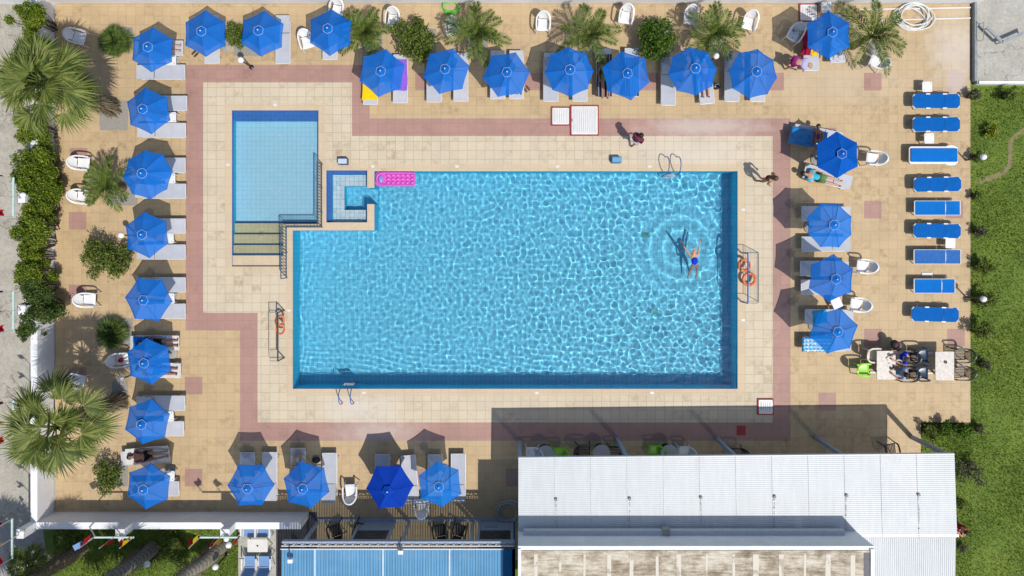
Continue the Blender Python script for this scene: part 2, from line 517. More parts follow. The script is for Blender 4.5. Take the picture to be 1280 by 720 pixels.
class MB:
    def __init__(s):
        s.v = []
        s.f = []
        s.mi = []
        s.cur = 0

    def add(s, vs, fs):
        o = len(s.v)
        s.v += [tuple(v) for v in vs]
        for f in fs:
            s.f.append(tuple(i + o for i in f))
            s.mi.append(s.cur)

    def box(s, c, d, rz=0.0, m=None):
        x, y, z = d[0] / 2, d[1] / 2, d[2] / 2
        vs = [Vector((a * x, b * y, e * z)) for e in (-1, 1) for a, b in ((-1, -1), (1, -1), (1, 1), (-1, 1))]
        R = m if m is not None else Matrix.Rotation(rz, 3, 'Z')
        vs = [R @ v + Vector(c) for v in vs]
        s.add(vs, [(3, 2, 1, 0), (4, 5, 6, 7), (0, 1, 5, 4), (1, 2, 6, 5), (2, 3, 7, 6), (3, 0, 4, 7)])

    def bar(s, a, b, w, t=None):
        """square bar between two points"""
        a, b = Vector(a), Vector(b)
        d = b - a
        if d.length < 1e-6:
            return
        m = d.to_track_quat('X', 'Z').to_matrix()
        s.box((a + b) / 2, (d.length, w, t or w), m=m)

    def tube(s, pts, r, n=8, closed=False, caps=True):
        pts = [Vector(p) for p in pts]
        k = len(pts)
        rs = r if isinstance(r, (list, tuple)) else [r] * k
        rings = []
        up = Vector((0, 0, 1))
        prev = None
        for i, p in enumerate(pts):
            if closed:
                d = pts[(i + 1) % k] - pts[i - 1]
            else:
                d = pts[min(i + 1, k - 1)] - pts[max(i - 1, 0)]
            d.normalize()
            if prev is None:
                u = up if abs(d.z) < .9 else Vector((1, 0, 0))
                a = d.cross(u).normalized()
            else:
                a = (prev - d * prev.dot(d))
                a = a.normalized() if a.length > 1e-6 else d.cross(up).normalized()
            prev = a
            b = d.cross(a)
            rings.append([p + (a * math.cos(q) + b * math.sin(q)) * rs[i] for q in [2 * PI * j / n for j in range(n)]])
        vs = [v for ring in rings for v in ring]
        fs = []
        for i in range(k if closed else k - 1):
            for j in range(n):
                i2 = (i + 1) % k
                fs.append((i * n + j, i * n + (j + 1) % n, i2 * n + (j + 1) % n, i2 * n + j))
        if not closed and caps:
            fs.append(tuple(range(n))[::-1])
            fs.append(tuple((k - 1) * n + j for j in range(n)))
        s.add(vs, fs)

    def prism(s, poly, z0, z1, f=None):
        n = len(poly)
        g = f or (lambda x, y: 0)
        vs = [(x, y, z0 + g(x, y)) for x, y in poly] + [(x, y, z1 + g(x, y)) for x, y in poly]
        s.add(vs, [tuple(range(n))[::-1], tuple(range(n, 2 * n))] + [(i, (i + 1) % n, n + (i + 1) % n, n + i) for i in range(n)])

    def lathe(s, prof, n=16, c=(0, 0, 0)):
        vs = []
        for r, z in prof:
            for j in range(n):
                q = 2 * PI * j / n
                vs.append((c[0] + r * math.cos(q), c[1] + r * math.sin(q), c[2] + z))
        fs = []
        for i in range(len(prof) - 1):
            for j in range(n):
                fs.append((i * n + j, i * n + (j + 1) % n, (i + 1) * n + (j + 1) % n, (i + 1) * n + j))
        s.add(vs, fs)

    def ball(s, c, r, n=14, sq=(1, 1, 1)):
        k = n // 2
        vs = []
        for i in range(k + 1):
            a = PI * i / k
            for j in range(n):
                q = 2 * PI * j / n
                vs.append((c[0] + r * sq[0] * math.sin(a) * math.cos(q), c[1] + r * sq[1] * math.sin(a) * math.sin(q), c[2] - r * sq[2] * math.cos(a)))
        fs = [(i * n + j, i * n + (j + 1) % n, (i + 1) * n + (j + 1) % n, (i + 1) * n + j) for i in range(k) for j in range(n)]
        s.add(vs, fs)

    def grid(s, fn, nu, nv, thick=0.0):
        """sheet fn(u,v) -> point, with an optional thickness downwards"""
        top = [Vector(fn(i / nu, j / nv)) for j in range(nv + 1) for i in range(nu + 1)]
        w = nu + 1
        fs = [(j * w + i, j * w + i + 1, (j + 1) * w + i + 1, (j + 1) * w + i) for j in range(nv) for i in range(nu)]
        if thick:
            o = len(top)
            nrm = (top[1] - top[0]).cross(top[w] - top[0])
            nrm.normalize()
            vs = top + [p - nrm * thick for p in top]
            fs += [tuple(o + q for q in f[::-1]) for f in fs]
            edge = [i for i in range(w)] + [j * w + nu for j in range(1, nv + 1)] + [nv * w + i for i in range(nu - 1, -1, -1)] + [j * w for j in range(nv - 1, 0, -1)]
            m = len(edge)
            fs += [(edge[(k + 1) % m], edge[k], o + edge[k], o + edge[(k + 1) % m]) for k in range(m)]
            s.add(vs, fs)
        else:
            s.add(top, fs)

    def build(s, name, m, parent=None, smooth=False, loc=None, rz=0.0):
        me = bpy.data.meshes.new(name)
        me.from_pydata(s.v, [], s.f)
        ms = m if isinstance(m, (list, tuple)) else [m]
        for x in ms:
            me.materials.append(x)
        if len(ms) > 1:
            me.polygons.foreach_set('material_index', s.mi)
        if smooth:
            me.polygons.foreach_set('use_smooth', [True] * len(me.polygons))
            if smooth != 'all':
                me.set_sharp_from_angle(angle=math.radians(50))
        me.update()
        return link(name, me, parent, loc, rz)


def link(name, me, parent=None, loc=None, rz=0.0):
    o = bpy.data.objects.new(name, me)
    COL.objects.link(o)
    if parent:
        o.parent = parent
    if loc is not None:
        o.location = loc
    o.rotation_euler.z = rz
    return o


def np_mesh(name, V, F, m, parent=None, smooth=False, mi=None):
    """fast mesh from numpy: V (n,3), F (k,c) all faces with the same number of corners"""
    me = bpy.data.meshes.new(name)
    k, c = F.shape
    me.vertices.add(len(V))
    me.vertices.foreach_set('co', V.astype(np.float32).ravel())
    me.loops.add(k * c)
    me.loops.foreach_set('vertex_index', F.astype(np.int32).ravel())
    me.polygons.add(k)
    me.polygons.foreach_set('loop_start', np.arange(0, k * c, c, dtype=np.int32))
    me.materials.append(m)
    if smooth:
        me.polygons.foreach_set('use_smooth', [True] * k)
    me.update(calc_edges=True)
    me.validate()
    return link(name, me, parent)


def tag(o, label, cat, group=None):
    o['label'] = label
    o['category'] = cat
    if group:
        o['group'] = group
    return o


def struct(o, kind='structure'):
    o['kind'] = kind
    return o


def thing(name, label, cat, loc=(0, 0, 0), rz=0.0, group=None):
    o = bpy.data.objects.new(name, None)
    o.empty_display_size = .2
    COL.objects.link(o)
    o.location = loc
    o.rotation_euler = (0, 0, rz)
    return tag(o, label, cat, group)


def dup(root, loc, rz, label, group=None):
    r = root.copy()
    COL.objects.link(r)
    r.location = loc
    r.rotation_euler = (0, 0, rz)
    r['label'] = label
    if group:
        r['group'] = group

    def rec(src, dst):
        for ch in list(src.children):
            c = ch.copy()
            COL.objects.link(c)
            c.parent = dst
            rec(ch, c)
    rec(root, r)
    return r


class Proto:
    """first placement uses the built thing itself, later ones copy it"""

    def __init__(s, make):
        s.make = make
        s.root = None

    def put(s, loc, rz, label, group=None):
        if s.root is None:
            s.root = s.make()
            s.root.location = loc
            s.root.rotation_euler = (0, 0, rz)
            s.root['label'] = label
            if group:
                s.root['group'] = group
            return s.root
        return dup(s.root, loc, rz, label, group)


def rrect(w, h, r, n=4, cx=0, cy=0):
    pts = []
    for sx, sy, a0 in ((1, 1, 0), (-1, 1, 90), (-1, -1, 180), (1, -1, 270)):
        for i in range(n + 1):
            a = math.radians(a0 + 90 * i / n)
            pts.append((cx + sx * (w / 2 - r) + r * math.cos(a), cy + sy * (h / 2 - r) + r * math.sin(a)))
    return pts
# ------------------------------------------------------------------ world, sun, camera
w = bpy.data.worlds.new('World')
sc.world = w
w.use_nodes = True
wt = w.node_tree
bg = wt.nodes['Background']
sky = wt.nodes.new('ShaderNodeTexSky')
sky.sky_type = 'NISHITA'
sky.sun_disc = False
SUN = Vector((.385, -.42, 1)).normalized()
sky.sun_elevation = math.asin(SUN.z)
sky.sun_rotation = math.atan2(SUN.x, SUN.y)
sky.air_density = 1.0
sky.dust_density = 1.6
wt.links.new(sky.outputs[0], bg.inputs[0])
bg.inputs[1].default_value = .125
sl = bpy.data.lights.new('sun', 'SUN')
sl.energy = 4.1
sl.angle = math.radians(.5)
sl.color = (1, .95, .87)
sl.cycles.is_caustics_light = True
so = bpy.data.objects.new('sun', sl)
COL.objects.link(so)
so.location = (12, -13, 30)
so.rotation_euler = (-SUN).to_track_quat('-Z', 'Y').to_euler()

cd = bpy.data.cameras.new('camera')
cd.sensor_width = 36
cd.lens = 36 * 900 / 1280
cd.shift_y = -60 / 1280
cd.clip_end = 2000
co = bpy.data.objects.new('camera', cd)
COL.objects.link(co)
co.location = (0, 0, H)
sc.camera = co
sc.view_settings.view_transform = 'Standard'
sc.view_settings.look = 'None'
sc.view_settings.exposure = 0
sc.view_settings.gamma = 1
sc.cycles.use_denoising = True
sc.cycles.max_bounces = 10
sc.cycles.transparent_max_bounces = 16
sc.cycles.sample_clamp_indirect = 6
sc.cycles.caustics_refractive = True
sc.cycles.caustics_reflective = False

# ------------------------------------------------------------------ ground sheets
def sheet(name, rects, z, m, kind='structure'):
    b = MB()
    for x0, y0, x1, y1 in rects:
        a, c = P(x0, y0), P(x1, y1)
        b.add([(a.x, c.y, z), (c.x, c.y, z), (c.x, a.y, z), (a.x, a.y, z)], [(0, 1, 2, 3)])
    return struct(b.build(name, m), kind)


GZ = -.06
# the ground: one sheet to the horizon, with the pools cut out of it
gb = MB()
xs = [-400, P(200, 0).x, P(1000, 0).x, 400]
ys = [-400, P(0, 500).y, P(0, 60).y, 400]
for i in range(3):
    for j in range(3):
        if i == 1 and j == 1:
            continue
        gb.add([(xs[i], ys[j], GZ), (xs[i + 1], ys[j], GZ), (xs[i + 1], ys[j + 1], GZ), (xs[i], ys[j + 1], GZ)], [(0, 1, 2, 3)])
struct(gb.build('lawn_ground', M['lawn']))
sheet('road', [(-700, -400, 58, 655)], GZ + .004, M['road'])
b = MB()
pp = [(-700, 655), (52, 655), (56, 690), (66, 700), (62, 716), (40, 735), (-700, 740)]
b.add([P(x, y) + Vector((0, 0, GZ + .004)) for x, y in pp], [tuple(range(len(pp)))[::-1]])
struct(b.build('path', M['path']))

HOLES = [(468, 214, 922, 486), (366, 288, 468, 486), (290, 138, 398, 280), (290, 280, 354, 333), (408, 213, 459, 278), (459, 235, 468, 255)]


def inside(r, x, y):
    return r[0] <= x <= r[2] and r[1] <= y <= r[3]


PINK = [(232, 81, 462, 103), (232, 103, 254, 413), (440, 103, 462, 170), (462, 148, 988, 170), (966, 170, 988, 551),
        (300, 528, 988, 551), (300, 413, 322, 528), (254, 391, 322, 413)]
CREAM = [(254, 103, 440, 391), (440, 170, 966, 391), (322, 391, 966, 528)]
SQ = [(1080, 91), (1184, 91), (1080, 251), (1182, 251), (1080, 411), (1184, 411), (1023, 491), (87, 185), (86, 265), (86, 356), (86, 459),
      (231, 471), (231, 586), (519, 91), (656, 91), (801, 91), (958, 91), (1023, 160), (516, 586), (632, 586)]
SQ = [(x, y, x + 22, y + 22) for x, y in SQ]
DECK = [(69, 5, 1213, 528), (69, 528, 1151, 640), (345, 640, 1151, 700)]


def zone(x, y):
    if any(inside(r, x, y) for r in HOLES):
        return None
    for r in HOLES[:5]:
        if r[0] - 9 <= x <= r[2] + 9 and r[1] - 9 <= y <= r[3] + 9:
            return 'coping'
    if any(inside(r, x, y) for r in PINK) or any(inside(r, x, y) for r in SQ):
        return 'pink'
    if any(inside(r, x, y) for r in CREAM):
        return 'cream'
    if any(inside(r, x, y) for r in DECK):
        return 'deck'
    return None


bx, by = set(), set()
for r in HOLES:
    for d in (0, 9):
        bx |= {r[0] - d, r[2] + d}
        by |= {r[1] - d, r[3] + d}
for r in PINK + CREAM + SQ + DECK:
    bx |= {r[0], r[2]}
    by |= {r[1], r[3]}
bx, by = sorted(bx), sorted(by)
cells = {}
for i in range(len(bx) - 1):
    for j in range(len(by) - 1):
        z = zone((bx[i] + bx[i + 1]) / 2, (by[j] + by[j + 1]) / 2)
        if z:
            cells.setdefault(z, []).append((bx[i], by[j], bx[i + 1], by[j + 1]))
sheet('pool_deck', cells['deck'], 0, M['deck'])
sheet('paving_band', cells['pink'], 0, M['pinkband'])
sheet('pool_surround', cells['cream'], 0, M['surround'])
sheet('pool_coping', cells['coping'], 0, M['coping'])
# edge of the deck slab
b = MB()
for a, c in (((1213, 5), (1213, 528)), ((1213, 528), (1151, 528)), ((1151, 528), (1151, 700)), ((1151, 700), (345, 700)), ((69, 640), (69, 5)), ((69, 5), (1213, 5))):
    p, q = P(*a), P(*c)
    b.add([p, q, q + Vector((0, 0, -.3)), p + Vector((0, 0, -.3))], [(0, 1, 2, 3)])
struct(b.build('deck_edge', M['coping']))
sheet('planting_bed', [(125, 126, 160, 163), (148, 34, 166, 46), (140, 476, 160, 512), (122, 398, 166, 432), (134, 222, 172, 257), (292, 45, 325, 70),
                       (452, 40, 478, 68), (508, 36, 545, 72), (583, 44, 610, 70), (728, 48, 750, 72), (806, 36, 838, 72), (884, 42, 906, 66), (1084, 52, 1102, 74), (122, 578, 160, 608)], .004, M['gravel'])

# ------------------------------------------------------------------ pools
WZ = -.11


def floor(x, y):
    """(depth, material index) of the basin floor: 0 pool 1 kid 2 ledge 3 band 4 wall 5 step 6 nosing"""
    if inside(HOLES[2], x, y) or inside(HOLES[3], x, y):
        if y > 280 and x > 354:
            return None
        if y < 150:
            return (-.32, 3)
        if y < 277.5:
            return (-.60, 1)
        k = 0
        for y0, y1, z in ((277.5, 291.5, -.40), (291.5, 305, -.30), (305, 318, -.20), (318, 333, -.06)):
            if y0 <= y <= y1:
                return (z, 6) if y - y0 < 1.4 or y > 331.6 else (z, 7 if z > -.1 else 5)
    if inside(HOLES[4], x, y):
        if 428 < x and 232 < y < 262:
            return (-1.1, 0)
        if y < 218 or x < 414:
            return (-.25, 3)
        return (-.45, 2)
    if inside(HOLES[5], x, y):
        return (-1.1, 0)
    if inside(HOLES[0], x, y) or inside(HOLES[1], x, y):
        return (-1.32, 0)
    return None


fx, fy = set(), set()
for r in HOLES:
    fx |= {r[0], r[2]}
    fy |= {r[1], r[3]}
fx |= {294.5, 428, 414}
fy |= {150, 277.5, 278.9, 291.5, 292.9, 305, 306.4, 318, 319.4, 331.6, 232, 262, 218}
fx, fy = sorted(fx), sorted(fy)
FC = {}
for i in range(len(fx) - 1):
    for j in range(len(fy) - 1):
        FC[i, j] = floor((fx[i] + fx[i + 1]) / 2, (fy[j] + fy[j + 1]) / 2)
b = MB()


def wallq(p, q, z0, z1):
    """wall quad between px points p,q from z0 up to z1 (seen from inside), cobalt waterline band on top"""
    cut = -.09 if z0 < -.7 else -.17
    for lo, hi, mi in ((z0, min(z1, cut), 4), (max(z0, cut), z1, 3)):
        if hi - lo > 1e-5:
            a, c = P(*p), P(*q)
            b.cur = mi
            b.add([(a.x, a.y, lo), (c.x, c.y, lo), (c.x, c.y, hi), (a.x, a.y, hi)], [(0, 1, 2, 3)])


for (i, j), v in FC.items():
    if v is None:
        continue
    z, mi = v
    a, c = P(fx[i], fy[j]), P(fx[i + 1], fy[j + 1])
    b.cur = mi
    b.add([(a.x, c.y, z), (c.x, c.y, z), (c.x, a.y, z), (a.x, a.y, z)], [(0, 1, 2, 3)])
    for (di, dj), e in (((1, 0), ((fx[i + 1], fy[j + 1]), (fx[i + 1], fy[j]))), ((-1, 0), ((fx[i], fy[j]), (fx[i], fy[j + 1]))),
                        ((0, 1), ((fx[i], fy[j + 1]), (fx[i + 1], fy[j + 1]))), ((0, -1), ((fx[i + 1], fy[j]), (fx[i], fy[j])))):
        nb = FC.get((i + di, j + dj))
        zt = 0 if nb is None else nb[0]
        if zt > z + 1e-4:
            wallq(e[0], e[1], z, zt)
basin = struct(b.build('pool_basin', [M['pooltile'], M['kidtile'], M['ledgetile'], M['bandtile'], M['walltile'], M['steptile'], M['nosing'], M['coping']]))
basin.cycles.is_caustics_receiver = True


def water(name, x0, y0, x1, y1, step, hf, keep):
    a, c = P(x0, y1), P(x1, y0)
    nx, ny = int((c.x - a.x) / step) + 1, int((c.y - a.y) / step) + 1
    X, Y = np.meshgrid(np.linspace(a.x, c.x, nx), np.linspace(a.y, c.y, ny))
    Z = WZ + hf(X, Y)
    idx = np.arange(nx * ny).reshape(ny, nx)
    F = np.stack([idx[:-1, :-1], idx[:-1, 1:], idx[1:, 1:], idx[1:, :-1]], -1).reshape(-1, 4)
    cx = ((X[:-1, :-1] + X[1:, 1:]) / 2 * 30 + 640).ravel()
    cy = (300 - (Y[:-1, :-1] + Y[1:, 1:]) / 2 * 30).ravel()
    k = np.zeros(len(F), bool)
    for r in keep:
        k |= (cx > r[0] - 2.2) & (cx < r[2] + 2.2) & (cy > r[1] - 2.2) & (cy < r[3] + 2.2)
    o = np_mesh(name, np.stack([X, Y, Z], -1).reshape(-1, 3), F[k], M['water'], smooth=True)
    o.cycles.is_caustics_caster = True
    return struct(o)


SWIM = P(868, 322)


def waves(X, Y):
    r = np.random.default_rng(5)
    Z = np.zeros_like(X)
    for lmin, lmax, n, amp in ((.14, .21, 80, .000085), (.21, .35, 80, .00036), (.35, .75, 44, .00085)):
        for i in range(n):
            lam = r.uniform(lmin, lmax)
            k = 2 * PI / lam
            th = r.uniform(0, 2 * PI)
            # slow envelope so that the pattern changes over the pool
            e = .65 + .5 * np.sin(X * r.uniform(.1, .35) + Y * r.uniform(-.35, .35) + r.uniform(0, 6.28))
            Z += amp * e * np.sin(k * (X * math.cos(th) + Y * math.sin(th)) + r.uniform(0, 6.28))
    side = np.clip((X * 30 + 640 - 366) / 560, 0, 1)
    D = np.sqrt((X - SWIM.x) ** 2 + (Y - SWIM.y) ** 2)
    Z *= .42 + .95 * side ** 1.1
    Z *= 1 - .62 * np.exp(-(D / 2.1) ** 4)
    # wavelets running along the near and left walls
    left = np.exp(-((X - P(366, 0).x) / .9) ** 2)
    Z += .0010 * left * np.sin(2 * PI / .2 * (X + .12 * np.sin(Y * 1.7)) )
    low = np.exp(-((Y - P(0, 470).y) / .8) ** 2)
    Z += .0011 * low * np.sin(2 * PI / .22 * (Y + .1 * np.sin(X * 1.3) + .15 * X))
    # rings round the swimmer
    Z += .0108 * np.exp(-(D / 2.35) ** 6) * np.clip(D / .8, 0, 1) / (1 + .35 * D) * np.sin(2 * PI / .6 * D + .25 * np.sin(3 * np.arctan2(Y - SWIM.y, X - SWIM.x)))
    return Z


water('water', 362, 208, 926, 490, .025, waves, [HOLES[0], HOLES[1], HOLES[4], HOLES[5]])
water('water', 286, 134, 402, 322, .1, lambda X, Y: .0006 * np.sin(X * 7 + np.sin(Y * 5)) + .0004 * np.sin(Y * 9 + X * 3), [(290, 138, 398, 280), (290, 280, 354, 318.5)])

# drains on the floor of the big pool, inlets in the children's pool
for k, (x, y) in enumerate(((807.5, 294), (818, 389.5))):
    b = MB()
    b.prism(rrect(.34, .22, .03), -1.318, -1.305)
    for i in range(5):
        b.box((0, -.08 + .04 * i, -1.303), (.28, .018, .006))
    o = b.build('drain_grate', mat('greenish_drain', (.09, .34, .38), .8, .3) if k == 0 else bpy.data.materials['greenish_drain'], None, False, ((x - 640) / 30 * 1.033, (300 - y) / 30 * 1.033, 0))
    o.cycles.is_caustics_receiver = True
    tag(o, ('greenish drain grate on the pool floor up left of the swimmer', 'greenish drain grate on the pool floor below the swimmer')[k], 'drain')
for k, (x, y) in enumerate(((348, 168), (349, 238))):
    b = MB()
    b.lathe([(0, -.585), (.04, -.585), (.05, -.597)], 12)
    o = b.build('pool_inlet', M['white'], None, False, ((x - 640) / 30 * 1.014, (300 - y) / 30 * 1.014, 0))
    o.cycles.is_caustics_receiver = True
    tag(o, ('white round inlet on the upper floor of the children\'s pool', 'white round inlet on the lower floor of the children\'s pool')[k], 'inlet')

# small white depth plates set in the coping
dp = None
for x, y in ((466, 208), (571, 208), (697, 208), (812, 208), (929, 262), (929, 400), (671, 491), (815, 491), (455, 491), (361, 388), (344, 131), (285, 206)):
    p = P(x, y)
    if dp is None:
        b = MB()
        b.prism(rrect(.15, .10, .02), 0, .008)
        dp = b.build('depth_plate', M['white2'])
        tag(dp, 'small white plate set into the cream edge of the pool', 'plate', 'white plates in the pool edge')
    else:
        d2 = dp.copy()
        COL.objects.link(d2)
        dp2 = d2
        dp2.location = p
        continue
    dp.location = p

# ------------------------------------------------------------------ walls round the deck
def wall_prism(name, poly, h, m, label, z0=-.3):
    b = MB()
    b.prism(poly, z0, h)
    return tag(b.build(name, m), label, 'wall')


LX, BY = P(68, 0).x, P(0, 639.5).y
T = .27
TY = P(0, 4.5).y
wall_prism('garden_wall', [(LX - T, BY - T), (LX, BY - T + .0), (LX, P(0, 3).y), (LX - T, P(0, 3).y)], 1.08, M['render'],
           'long white wall along the left side of the deck, half behind the hedge')
wall_prism('garden_wall', [(LX + .003, BY - T), (P(386, 0).x, BY - T), (P(386, 0).x, BY), (LX + .003, BY)], 1.15, M['render'],
           'white wall along the bottom of the deck above the palm garden')
wall_prism('garden_wall', [(P(-60, 0).x, TY + .003), (P(1222, 0).x, TY + .003), (P(1222, 0).x, TY + T), (P(-60, 0).x, TY + T)], 1.0, M['render'],
           'white wall running along the whole top edge of the deck')

# terrace slab at the top right
t = thing('terrace', 'raised grey concrete terrace with white kerb at top right corner', 'terrace', P(1214.5, 106))
a = P(1216, 106)
b = MB()
b.box((2.25, 3.0, -.03), (4.3, 6.0, .46))
b.build('slab', M['terrace'], t)
b = MB()
b.box((2.28, .055, .01), (4.24, .11, .44))
b.build('kerb', M['render'], t)
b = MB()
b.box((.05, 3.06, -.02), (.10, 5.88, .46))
b.build('edge_wall', mat('shaded_edge_wall', (.24, .26, .27), .9, .2), t)  # shade on the left face is put into this dark grey
for k in t.children:
    if k.name.startswith('kerb'):
        k.location = (-.004, -.004, .02)
t = thing('handrail', 'V-shaped dark bars added in place of a shadow on the concrete terrace', 'handrail', P(1245, 55, .2))  # added low bars stand in for a V-shaped shadow on the slab
b = MB()
for p, q in (((1227, 37), (1245.5, 55.5)), ((1245.5, 55.5), (1276, 42))):
    b.bar(P(*p) - P(1245, 55) + Vector((0, 0, .35)), P(*q) - P(1245, 55) + Vector((0, 0, .35)), .12, .06)
b.build('rail', M['galv'], t)
for p in ((1228, 38), (1245.5, 55), (1274, 43)):
    b = MB()
    q = P(*p) - P(1245, 55)
    b.tube([q, q + Vector((0, 0, .33))], .025)
    b.build('post', M['galv'], t)
t = thing('shadow_line_frame', 'thin metal frame added for a shadow line beside the V-shaped bars', 'bracket', P(1222, 41, .2))  # thin frame added in place of a rectangular shadow line
b = MB()
b.tube([(.05, -.35, 0), (.05, -.35, .3), (.05, .35, .3), (.05, .35, 0)], .015)
b.build('frame', M['galv'], t)

# ------------------------------------------------------------------ restaurant
RH = 2.85
t = thing('restaurant_building', 'white metal-roofed restaurant with open veranda and stained flat upper roof', 'building', (0, 0, 0))
c0, c1 = P(648, 572.5, RH), P(1193, 567.5, RH)
d0, d1 = P(648, 672, RH + .1), P(1196.5, 672, RH + .1)


def corr_quad(A, B, D, Cc, n, amp, along='u'):
    """corrugated sheet over quad A(left front) B(right front) D(left back) Cc(right back); ridges run from left to right"""
    mb = MB()
    k = n * 6
    vs = []
    for i in range(k + 1):
        f = i / k
        z = amp * math.cos(2 * PI * n * f)
        vs += [A.lerp(D, f) + Vector((0, 0, z)), B.lerp(Cc, f) + Vector((0, 0, z))]
    fs = [(2 * i, 2 * i + 1, 2 * i + 3, 2 * i + 2)[::-1] for i in range(k)]
    mb.add(vs, fs)
    return mb


corr_quad(c0, c1, d0, d1, 42, .005).build('veranda_roof', M['roof_white'], t, smooth='all')
b = MB()
b.bar(c0 + Vector((0, .012, -.06)), c1 + Vector((0, .012, -.06)), .02, .17)
b.bar(c0 + Vector((.012, -.02, -.075)), d0 + Vector((.012, 0, -.075)), .02, .13)
b.bar(c1 + Vector((-.012, -.02, -.075)), d1 + Vector((-.012, 0, -.075)), .02, .13)
b.build('fascia', M['white2'], t)
b = MB()
for i in range(1, 12):
    f = i / 12.05
    b.bar(c0.lerp(c1, f) + Vector((0, -.01, .012)), d0.lerp(d1, f) + Vector((0, 0, .012)), .014, .006)
b.build('roof_seam', mat('roof_joint', (.52, .54, .55), .6, .2), t)
capm, rustm = mat('roof_cap_metal', (.2, .21, .21), .6, .2), mat('roof_rust', (.40, .39, .37), .9, .3)
for k, (x, y) in enumerate(((695, 624), (787, 623), (876, 621.5), (968, 620.5), (1058, 619), (1148, 618))):
    p = P(x, y, RH + .06)
    vb = MB()
    vb.box(p + Vector((0, 0, .03)), (.09, .09, .07))
    vb.build('roof_cap', capm, t)
    sb = MB()
    rr = random.Random(k)
    q = p.copy()
    while q.y > d0.y + .1:
        L = rr.uniform(.08, .28)
        n2 = q + Vector((rr.uniform(-.012, .012), -L, 0))
        zq, zn = [RH + .1 * (c0.y - v.y) / (c0.y - d0.y) + .013 for v in (q, n2)]
        sb.bar((q.x, q.y, zq), (n2.x, n2.y, zn), .02, .006)
        if rr.random() < .5:
            sb.box((n2.x, n2.y, zn + .006), (.05, .05, .014))
        q = n2 + Vector((0, -rr.uniform(.0, .15), 0))
    sb.build('rust_streak', rustm, t)

for x, y in ((648, 551), (770, 548), (895, 548), (1018, 547), (1138, 546)):
    b = MB()
    p = P(x, y)
    b.box((p.x + .03, p.y, RH / 2 - .04), (.14, .14, RH - .12))
    b.build('column', M['facade'], t)
# back wall of the veranda, end walls and wall of the upper storey
UH = 4.25
yb = P(0, 668, RH).y
b = MB()
b.box(((P(650, 0).x + P(1128, 0).x) / 2, P(0, 612).y, 1.3), (P(1128, 0).x - P(650, 0).x, .2, 2.7))
b.build('wall', M['render'], t)
for x0 in (694, 768, 842, 940, 1030):
    b = MB()
    b.box((P(x0, 0).x, P(0, 612).y + .105, 1.25), (1.1, .04, 1.5))
    b.build('window', M['glass_dark'], t)
ux0, ux1 = P(648, 682, UH).x, P(1092, 682, UH).x
uy = P(0, 682.5, UH).y
b = MB()
b.box(((ux0 + ux1) / 2, uy - 2.0, UH - .75), (ux1 - ux0, 4.0, 1.4))
b.build('upper_storey', M['render'], t)
b = MB()
b.box(((ux0 + ux1) / 2 - .2, uy + .09, RH + .36), (ux1 - ux0 - .8, .17, .22))
b.build('gutter', mat('pale_gutter', (.5, .52, .56), .7, .08), t)
b = MB()
p = P(833, 668, RH + .5)
b.box((p.x, uy + .12, RH + .38), (.26, .24, .3))
b.build('drain_box', M['concrete_base'], t)
b = MB()
b.box(((ux0 + ux1) / 2, uy - 2.05, UH - .045), (ux1 - ux0 - .14, 3.75, .05))
b.build('flat_roof', M['roof_stain'], t)
b = MB()
b.box(((ux0 + ux1) / 2, uy - .02, UH - .03), (ux1 - ux0 + .02, .06, .12))
b.box((ux0 + .04, uy - 2.1, UH - .032), (.1, 4, .11))
b.box((ux1 - .05, uy - 2.1, UH - .028), (.13, 4, .13))
b.build('parapet', M['render'], t)
b = MB()
for x in (670, 700, 730, 761, 789, 822, 849, 883, 917, 945, 977, 1006, 1035, 1066):
    p = P(x, 700, UH)
    b.box((p.x, uy - 2.1, UH - .017), (random.uniform(.07, .24), 3.6, .012 + random.uniform(0, .003)), rz=random.uniform(-.012, .012))
b.build('roof_rib', M['roof_strip'], t)
b = MB()
p = P(1083.5, 700, UH)
b.box((p.x, uy - 2.2, UH - .017), (.2, 3.9, .01))
b.build('roof_gutter', mat('grey_gutter', (.09, .09, .10), .6, .2), t)
# lower roof behind on the right, ridges run away from the pool
A, B2 = P(1076, 668.5, RH + .02), P(1196.5, 668.5, RH + .02)
b = MB()
n = 46
vs = []
for i in range(n * 6 + 1):
    f = i / (n * 6)
    z = .012 * math.cos(2 * PI * n * f)
    q = A.lerp(B2, f) + Vector((0, 0, z - .08))
    vs += [q, q + Vector((0, -4, -.1))]
b.add(vs, [(2 * i, 2 * i + 1, 2 * i + 3, 2 * i + 2) for i in range(n * 6)])
b.build('side_roof', M['roof_white'], t, smooth='all')
b = MB()
b.box(((A.x + B2.x) / 2, A.y - .0, RH + .06), (B2.x - A.x, .09, .07))
b.build('roof_flashing', M['galv'], t)
b = MB()
b.box(((A.x + B2.x) / 2, A.y - 2.5, 1.3), (B2.x - A.x - .4, 3.8, 2.7))
b.build('side_wall', M['render'], t)

